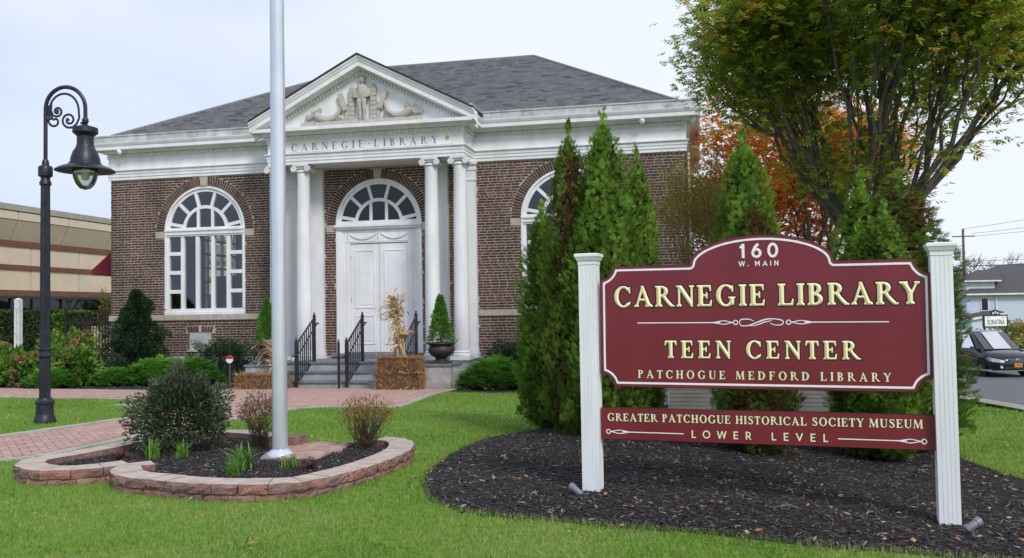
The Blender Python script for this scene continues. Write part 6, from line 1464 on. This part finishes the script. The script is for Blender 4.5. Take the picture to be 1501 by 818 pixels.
# parked minivan: x forward, y left
hd = math.atan2(-.97, .24); cp = (20.08, 14.99)
car = thing('parked_minivan', 'dark blue-black minivan with orange number plate facing the lawn on the road', 'car', (cp[0], cp[1], zr(*cp)+.01), hd)
secs = [(-2.32,.74,.45,.95,.70),(-2.25,.84,.30,1.0,.80),(-1.6,.89,.24,1.04,.86),(-.6,.90,.22,1.03,.87),(.6,.90,.22,1.02,.87),(1.1,.895,.22,1.01,.85),(1.45,.89,.24,.97,.82),(1.85,.87,.26,.90,.76),(2.12,.81,.27,.80,.68),(2.27,.66,.30,.68,.58),(2.32,.45,.34,.60,.42)]
m = MB(); V = []; F = []; prof = lambda x, w_, z0_, z1_, wt: [(x,-w_*.92,z0_),(x,-w_,z0_+.12),(x,-w_,(z0_+z1_)/2),(x,-w_*.985,z1_-.10),(x,-wt,z1_-.01),(x,-wt*.5,z1_+.035),(x,0,z1_+.045),(x,wt*.5,z1_+.035),(x,wt,z1_-.01),(x,w_*.985,z1_-.10),(x,w_,(z0_+z1_)/2),(x,w_,z0_+.12),(x,w_*.92,z0_)]
for s_ in secs: V += prof(*s_)
k = 13
for i in range(len(secs)-1):
    for j in range(k): F.append((i*k+j, (i+1)*k+j, (i+1)*k+(j+1) % k, i*k+(j+1) % k))
F += [tuple(range(k)), tuple((len(secs)-1)*k+j for j in reversed(range(k)))]
m.add(V, F); body = m.build('body', 'car_paint', car, smooth=True)
cab = [(-2.22,.82,1.0,.60,1.38),(-2.05,.83,1.0,.68,1.62),(-1.2,.85,1.0,.72,1.70),(0,.86,1.0,.73,1.71),(.42,.86,1.0,.70,1.66),(.80,.85,1.0,.74,1.36),(1.32,.80,.98,.76,1.02)]
m = MB(); V = []; F = []
for x, wb, zb_, wt, zt_ in cab: V += [(x,-wb,zb_),(x,-wt-.02,zt_-.06),(x,-wt+.08,zt_),(x,0,zt_+.03),(x,wt-.08,zt_),(x,wt+.02,zt_-.06),(x,wb,zb_)]
k = 7
for i in range(len(cab)-1):
    for j in range(k-1): F.append((i*k+j, (i+1)*k+j, (i+1)*k+j+1, i*k+j+1))
F += [tuple(range(k)), tuple((len(cab)-1)*k+j for j in reversed(range(k)))]
m.add(V, F); m.build('cabin', 'car_paint', body, smooth=True)
m = MB(); m.add([(1.345,-.70,1.045),(1.345,.70,1.045),(.47,.62,1.655),(.47,-.62,1.655)], [(0,1,2,3)]); m.add([(1.37,-.35,1.058),(1.37,.35,1.058),(.49,.33,1.69),(.49,-.33,1.69)], [(0,1,2,3)]); m.build('windscreen', 'car_glass', car)
for s in (-1, 1):
    for xa, xb, xc, xd in ((.95,.02,-.02,.40),(-.05,-1.05,-1.05,-.05),(-1.12,-2.0,-1.92,-1.12)):
        m = MB(); m.add([(xa,s*.872,1.06),(xb,s*.872,1.06),(xc,s*.768,1.58),(xd,s*.768,1.58)], [(0,1,2,3)]); m.build('side_window', 'car_glass', car)
    m = MB(); m.box((1.02,s*.99,1.08), (.10,.18,.13), 0, (.9,.8)); m.box((1.0,s*.90,1.03), (.05,.10,.05)); m.build('wing_mirror', 'car_paint', car)
    m = MB(); m.add([(1.80,s*.878,.78),(2.04,s*.835,.745),(2.262,s*.64,.685),(2.30,s*.50,.655),(2.31,s*.50,.58),(2.285,s*.64,.575),(2.06,s*.848,.60),(1.82,s*.886,.66)], [(0,1,6,7),(1,2,5,6),(2,3,4,5)]); m.v = [(a+.02, b+s*.012, c) for a, b, c in m.v]; hl = m.build('headlight', 'headlight', car)
    m = MB(); m.add([(1.78,s*.905,.77),(1.90,s*.897,.765),(1.90,s*.905,.66),(1.79,s*.908,.66)], [(0,1,2,3)]); m.build('indicator', 'indicator', hl)
    m = MB(); m.X = Matrix.Translation((2.24,s*.60,.40)) @ Matrix.Rotation(pi/2, 4, 'Y'); m.lathe([(.002,0),(.055,0),(.06,.03),(.045,.055),(.002,.055)], 12); m.build('fog_light', 'headlight', car)
    for x in (1.40, -1.45):
        m = MB(); m.X = Matrix.Translation((x, s*.80, .325)) @ Matrix.Rotation(-s*pi/2, 4, 'X'); m.lathe([(.22,-.10),(.31,-.10),(.325,-.07),(.325,.07),(.31,.105),(.235,.11),(.22,.06)], 28); wh = m.build('wheel', 'tyre', car, smooth=True)
        m = MB(); m.X = Matrix.Translation((x, s*.80, .325)) @ Matrix.Rotation(-s*pi/2, 4, 'X'); m.lathe([(.232,.06),(.235,.105),(.215,.10),(.21,.05),(.002,.04)], 24); m.lathe([(.05,.05),(.05,.10),(.002,.105)], 12)
        for q in range(7): a = 2*pi*q/7; m.X = Matrix.Translation((x, s*.80, .325)) @ Matrix.Rotation(-s*pi/2, 4, 'X') @ Matrix.Rotation(a, 4, 'Z'); m.box((.13,0,.085), (.18,.035,.02))
        m.build('rim', 'alloy', wh)
        m = MB(); m.X = Matrix.Translation((x, s*.893, .34)) @ Matrix.Rotation(-s*pi/2, 4, 'X'); m.lathe([(.002,0),(.385,0),(.385,.012),(.002,.012)], 28); m.build('wheel_arch', 'tyre', car)
m = MB(); m.box((2.325,0,.50), (.03,.95,.05)); m.box((2.31,0,.37), (.03,1.05,.10)); m.build('bumper_intake', 'tyre', car)
m = MB(); m.box((2.30,0,.645), (.05,.74,.10), 0, (1,.92)); g_ = m.build('grille', 'tyre', car)
m = MB(); m.box((2.328,0,.70), (.014,.78,.016)); m.box((2.33,0,.60), (.014,.66,.012)); m.box((2.33,0,.65), (.012,.60,.012)); m.X = Matrix.Translation((2.335,0,.65)) @ Matrix.Rotation(pi/2, 4, 'Y'); m.tube([(.055*cos(a), .085*sin(a), 0) for a in [2*pi*i/16 for i in range(17)]], .009, 5); m.build('grille_bar', 'alloy', g_)
m = MB(); m.box((2.345,0,.47), (.012,.31,.155)); pl_ = m.build('number_plate', 'plate_orange', car)
for k_ in range(7): m = MB(); m.box((2.352,-.115+k_*.038,.47), (.003,.02,.07)); m.build('plate_mark', 'blue_panel', pl_)
m = MB(); m.box((0,.0,.26), (3.9,1.84,.07)); m.build('sill_trim', 'alloy', car)
m = MB(); m.span((-1.9,-.7,.9), (.6,.7,1.0)); m.span((-.1,-.65,1.0), (.1,-.15,1.45)); m.span((-.1,.15,1.0), (.1,.65,1.45)); m.build('seats', 'curtain', car)

# pale blue house across the road; local x runs along its front
hs_ = thing('house', 'pale blue clapboard house with dark hipped roofs across the road', 'house', (32.2, 61.0, -1.2), .12); hs_.scale = (1, 1, 1.04)
def hp(name, mat, a, b, par=None): m = MB(); m.span(a, b); return m.build(name, mat, par or hs_)
Z0 = 1.2
wl = hp('wall', 'siding', (0,0,-.3), (12,9,2.28+Z0))
m = MB(); z = .1
while z < 3.4: m.span((-.02,-.025,z), (12.02,-.002,z+.10)); z += .16
m.build('clapboards', 'siding', hs_, kind='stuff')
m = MB(); m.add([(-.5,-.5,3.50),(12.5,-.5,3.50),(12.5,9.5,3.50),(-.5,9.5,3.50),(4.9,4.5,6.15),(7.2,4.5,6.15)], [(0,1,5,4),(1,2,5),(2,3,4,5),(3,0,4),(3,2,1,0)]); m.build('roof', 'house_roof', hs_)
m = MB(); m.span((-.52,-.54,3.40), (12.5,-.50,3.53)); m.build('eave_board', 'trim', hs_)
dm = hp('dormer_wall', 'siding', (.2,.4,3.5), (2.6,3.5,4.62))
m = MB(); m.add([(-.1,0,4.62),(3.0,0,4.62),(4.2,3.9,4.62),(-.1,3.9,4.62),(1.9,2.0,5.62),(4.0,2.6,5.68)], [(0,1,5,4),(1,2,5),(2,3,4,5),(3,0,4),(3,2,1,0)]); m.build('dormer_roof', 'house_roof', dm); hp('dormer_eave', 'trim', (-.12,-.03,4.55), (3.0,-.005,4.66), dm)
wn_ = hp('window', 'trim', (1.15,-.07,2.05), (1.85,-.03,3.20)); hp('pane', 'dark_glass', (1.24,-.085,2.12), (1.76,-.075,3.12), wn_)
m = MB(); m.add([(-.4,-1.8,1.55),(2.4,-1.8,1.95),(2.4,0,2.15),(-.4,0,1.75),(-.4,-1.8,1.45),(2.4,-1.8,1.85),(2.4,0,2.0),(-.4,0,1.6)], [(0,1,2,3),(7,6,5,4),(0,4,5,1),(1,5,6,2),(3,0,4,7)]); m.build('porch_roof', 'house_roof', hs_); m = MB(); m.add([(-.4,-1.83,1.30),(2.4,-1.83,1.72),(2.4,-1.83,1.90),(-.4,-1.83,1.50)], [(0,1,2,3)]); m.build('porch_fascia', 'trim', hs_)
hp('porch_wall', 'siding', (-.3,-1.6,-.2), (2.3,-.03,1.4)); hp('downpipe', 'trim', (2.42,-.12,.0), (2.52,-.03,3.4)); hp('door', 'blue_panel', (2.7,-.06,-.2), (3.3,-.028,1.0))
w2_ = hp('window', 'trim', (4.2,-.07,.3), (5.4,-.03,1.05)); hp('pane', 'blue_panel', (4.3,-.08,.36), (5.3,-.072,.98), w2_)
hs2 = copy_thing(hs_, (52, 58, -1.2), .5, 'second pale house farther along the road beyond the frame edge') if False else None

# sign for the shop opposite
ds = thing('shop_sign', 'small white sign in a black frame reading DONATINA beside the road', 'sign', (24.65, 28.5, -1.14), .30)
m = MB(); m.span((-.70,-.05,1.42), (.70,.05,2.12)); fr_ = m.build('frame', 'black_iron', ds)
m = MB(); m.span((-.62,-.062,1.50), (.62,-.052,2.04)); bd_ = m.build('board', 'sign_white', ds)
m = MB(); m.prism(arc(0, 2.12, .26, 0, pi, 12), -.04, .04, 'y'); m.build('crest', 'black_iron', ds); m = MB()
for s in (-.13, 0, .13): m.box((s,-.05,2.20+.05*(s == 0)), (.10,.012,.10), .0, (.5,.5))
m.build('crest_ornament', 'sign_white', ds)
text('DONATINA', 'sans', 'black', ds, -.50, .50, 1.58, .27, -.064); m = MB()
for s in (-1, 1): m.box((s*.42,-.066,1.96), (.16,.004,.018)); m.box((s*.50,-.066,1.96), (.02,.004,.05)); m.box((s*.34,-.066,1.96), (.02,.004,.04))
m.build('sign_flourish', 'sign_black', ds)
for s in (-.62, .62): m = MB(); m.span((s-.04,-.04,-.2), (s+.04,.04,1.42)); m.build('leg', 'black_iron', ds)

# utility pole and lines
up_ = thing('utility_pole', 'wooden utility pole with a grey transformer and short crossarm by the road', 'utility pole', (36.1, 75.7, -1.2))
m = MB(); m.tube([(0,0,-.3),(0,0,5),(.02,0,10.6)], [.19,.16,.12], 10); m.build('pole', 'pole_wood', up_, smooth=True)
m = MB(); m.span((-1.1,-.16,9.75), (1.1,-.06,9.87)); m.build('crossarm', 'pole_wood', up_)
m = MB(); m.lathe([(.02,7.3),(.28,7.32),(.29,7.4),(.29,8.2),(.24,8.28),(.02,8.3)], 16, (-.62,0)); m.span((-.4,-.05,7.7), (-.1,.05,7.8)); m.build('transformer', 'grey_metal', up_, smooth=True)
m = MB(); m.box((.35,-.1,7.0), (.5,.08,.08)); m.build('bracket', 'grey_metal', up_)
def wire(p, q, sag, r, label, seg=20):
    o = Vector(p); m = MB(); P = []
    for i in range(seg+1): t = i/seg; v = Vector(p).lerp(Vector(q), t); P.append((v.x-o.x, v.y-o.y, v.z-o.z-sag*4*t*(1-t)))
    m.tube(P, r, 4); tag(m.build('power_line', 'cable', None, loc=tuple(o)), label, 'cable', 'overhead wires from the utility pole')
for k, (dx, z, zz, r, lb) in enumerate(((.0,9.4,13.2,.022,'highest thin wire running right from the utility pole top'),(.9,8.9,11.6,.022,'thin wire just below the highest one, from the crossarm'),(1.1,8.6,11.0,.022,'third thin wire from the top right of the pole'),(.3,6.0,7.6,.03,'thin cable leaving the middle of the utility pole to the right'),(.3,5.5,7.4,.05,'thickest and lowest cable leaving the middle of the pole to the right'))):
    wire((36.1+dx, 75.6, z), (58, 40, zz), .8, r, lb)
for k, (z, lb) in enumerate(((6.4,'wire running left from the pole behind the tree trunk'),(5.6,'lower wire running left from the pole behind the tree trunk'))): wire((36.0, 75.7, z), (5, 92, z+2), 1.2, .03, lb)

# bare trees, far
def bare(x, y, H, seed, label):
    random.seed(seed); t = thing('bare_tree', label, 'tree', (x, y, -1.2), 0, 'bare trees behind the house'); tm = MB(); br = MB(); limb(tm, (0,0,-.3), (0,0,H*.3), .22, .16, 8)
    def g(p, d, ln, r, k):
        q = p+d*ln; limb(br, p, q, r, r*.6, 4, .05, 3)
        if k == 0: return
        for b in range(3): nd = (d+Vector((random.gauss(0,1), random.gauss(0,1), random.gauss(0,.6)))*.5).normalized(); g(q, nd, ln*random.uniform(.6,.8), r*.6, k-1)
    for i in range(6): a = i*1.05; g(Vector((0,0,H*.28)), Vector((cos(a)*.6, sin(a)*.6, 1)).normalized(), H*.24, .10, 3)
    tm.build('trunk', 'bark', t); br.build('branches', 'bark', t, kind='stuff')
bare(41.5, 95, 10.5, 101, 'bare grey tree rising behind the lower roof of the house'); bare(47.5, 97, 10.8, 102, 'bare grey tree behind the ridge of the house roof'); bare(38.0, 90, 8.5, 103, 'bare tree just right of the utility pole')
shrub('roadside_shrub', 'tan and olive shrub across the road right of the minivan', 'shrub', (27.6,32.0), (2.2,1.2,1.7), 'leaf_olive', 5000, .16, .07, seed=104, lump=.3)
shrub('roadside_shrub', 'low dark shrub across the road behind the minivan', 'shrub', (24.0,33.0), (2.4,1.2,1.1), 'leaf_holly', 4000, .16, .07, seed=105, lump=.3)
# distant wooded skyline
n = 26000; xx = rng.uniform(-160, 190, n); hh = (3.2+1.6*np.sin(xx*.11)+1.2*np.sin(xx*.37+1)); zz = rng.random(n)**.7*np.maximum(hh, 1.5); P = np.stack([xx, 150+rng.normal(0, 3, n)-.15*xx, zz-1.2], 1)
V, F, T = leaf_arrays(P, rdir(n), rdir(n), 1.5, 1.1, np.clip(.5+.2*np.sin(xx*.2)+.2*rng.normal(size=n), 0, 1)); tag(link('distant_trees', npmesh('distant_trees', V, F, 'leaf_olive', T)), 'far low line of autumn trees on the horizon', 'trees', kind='stuff')
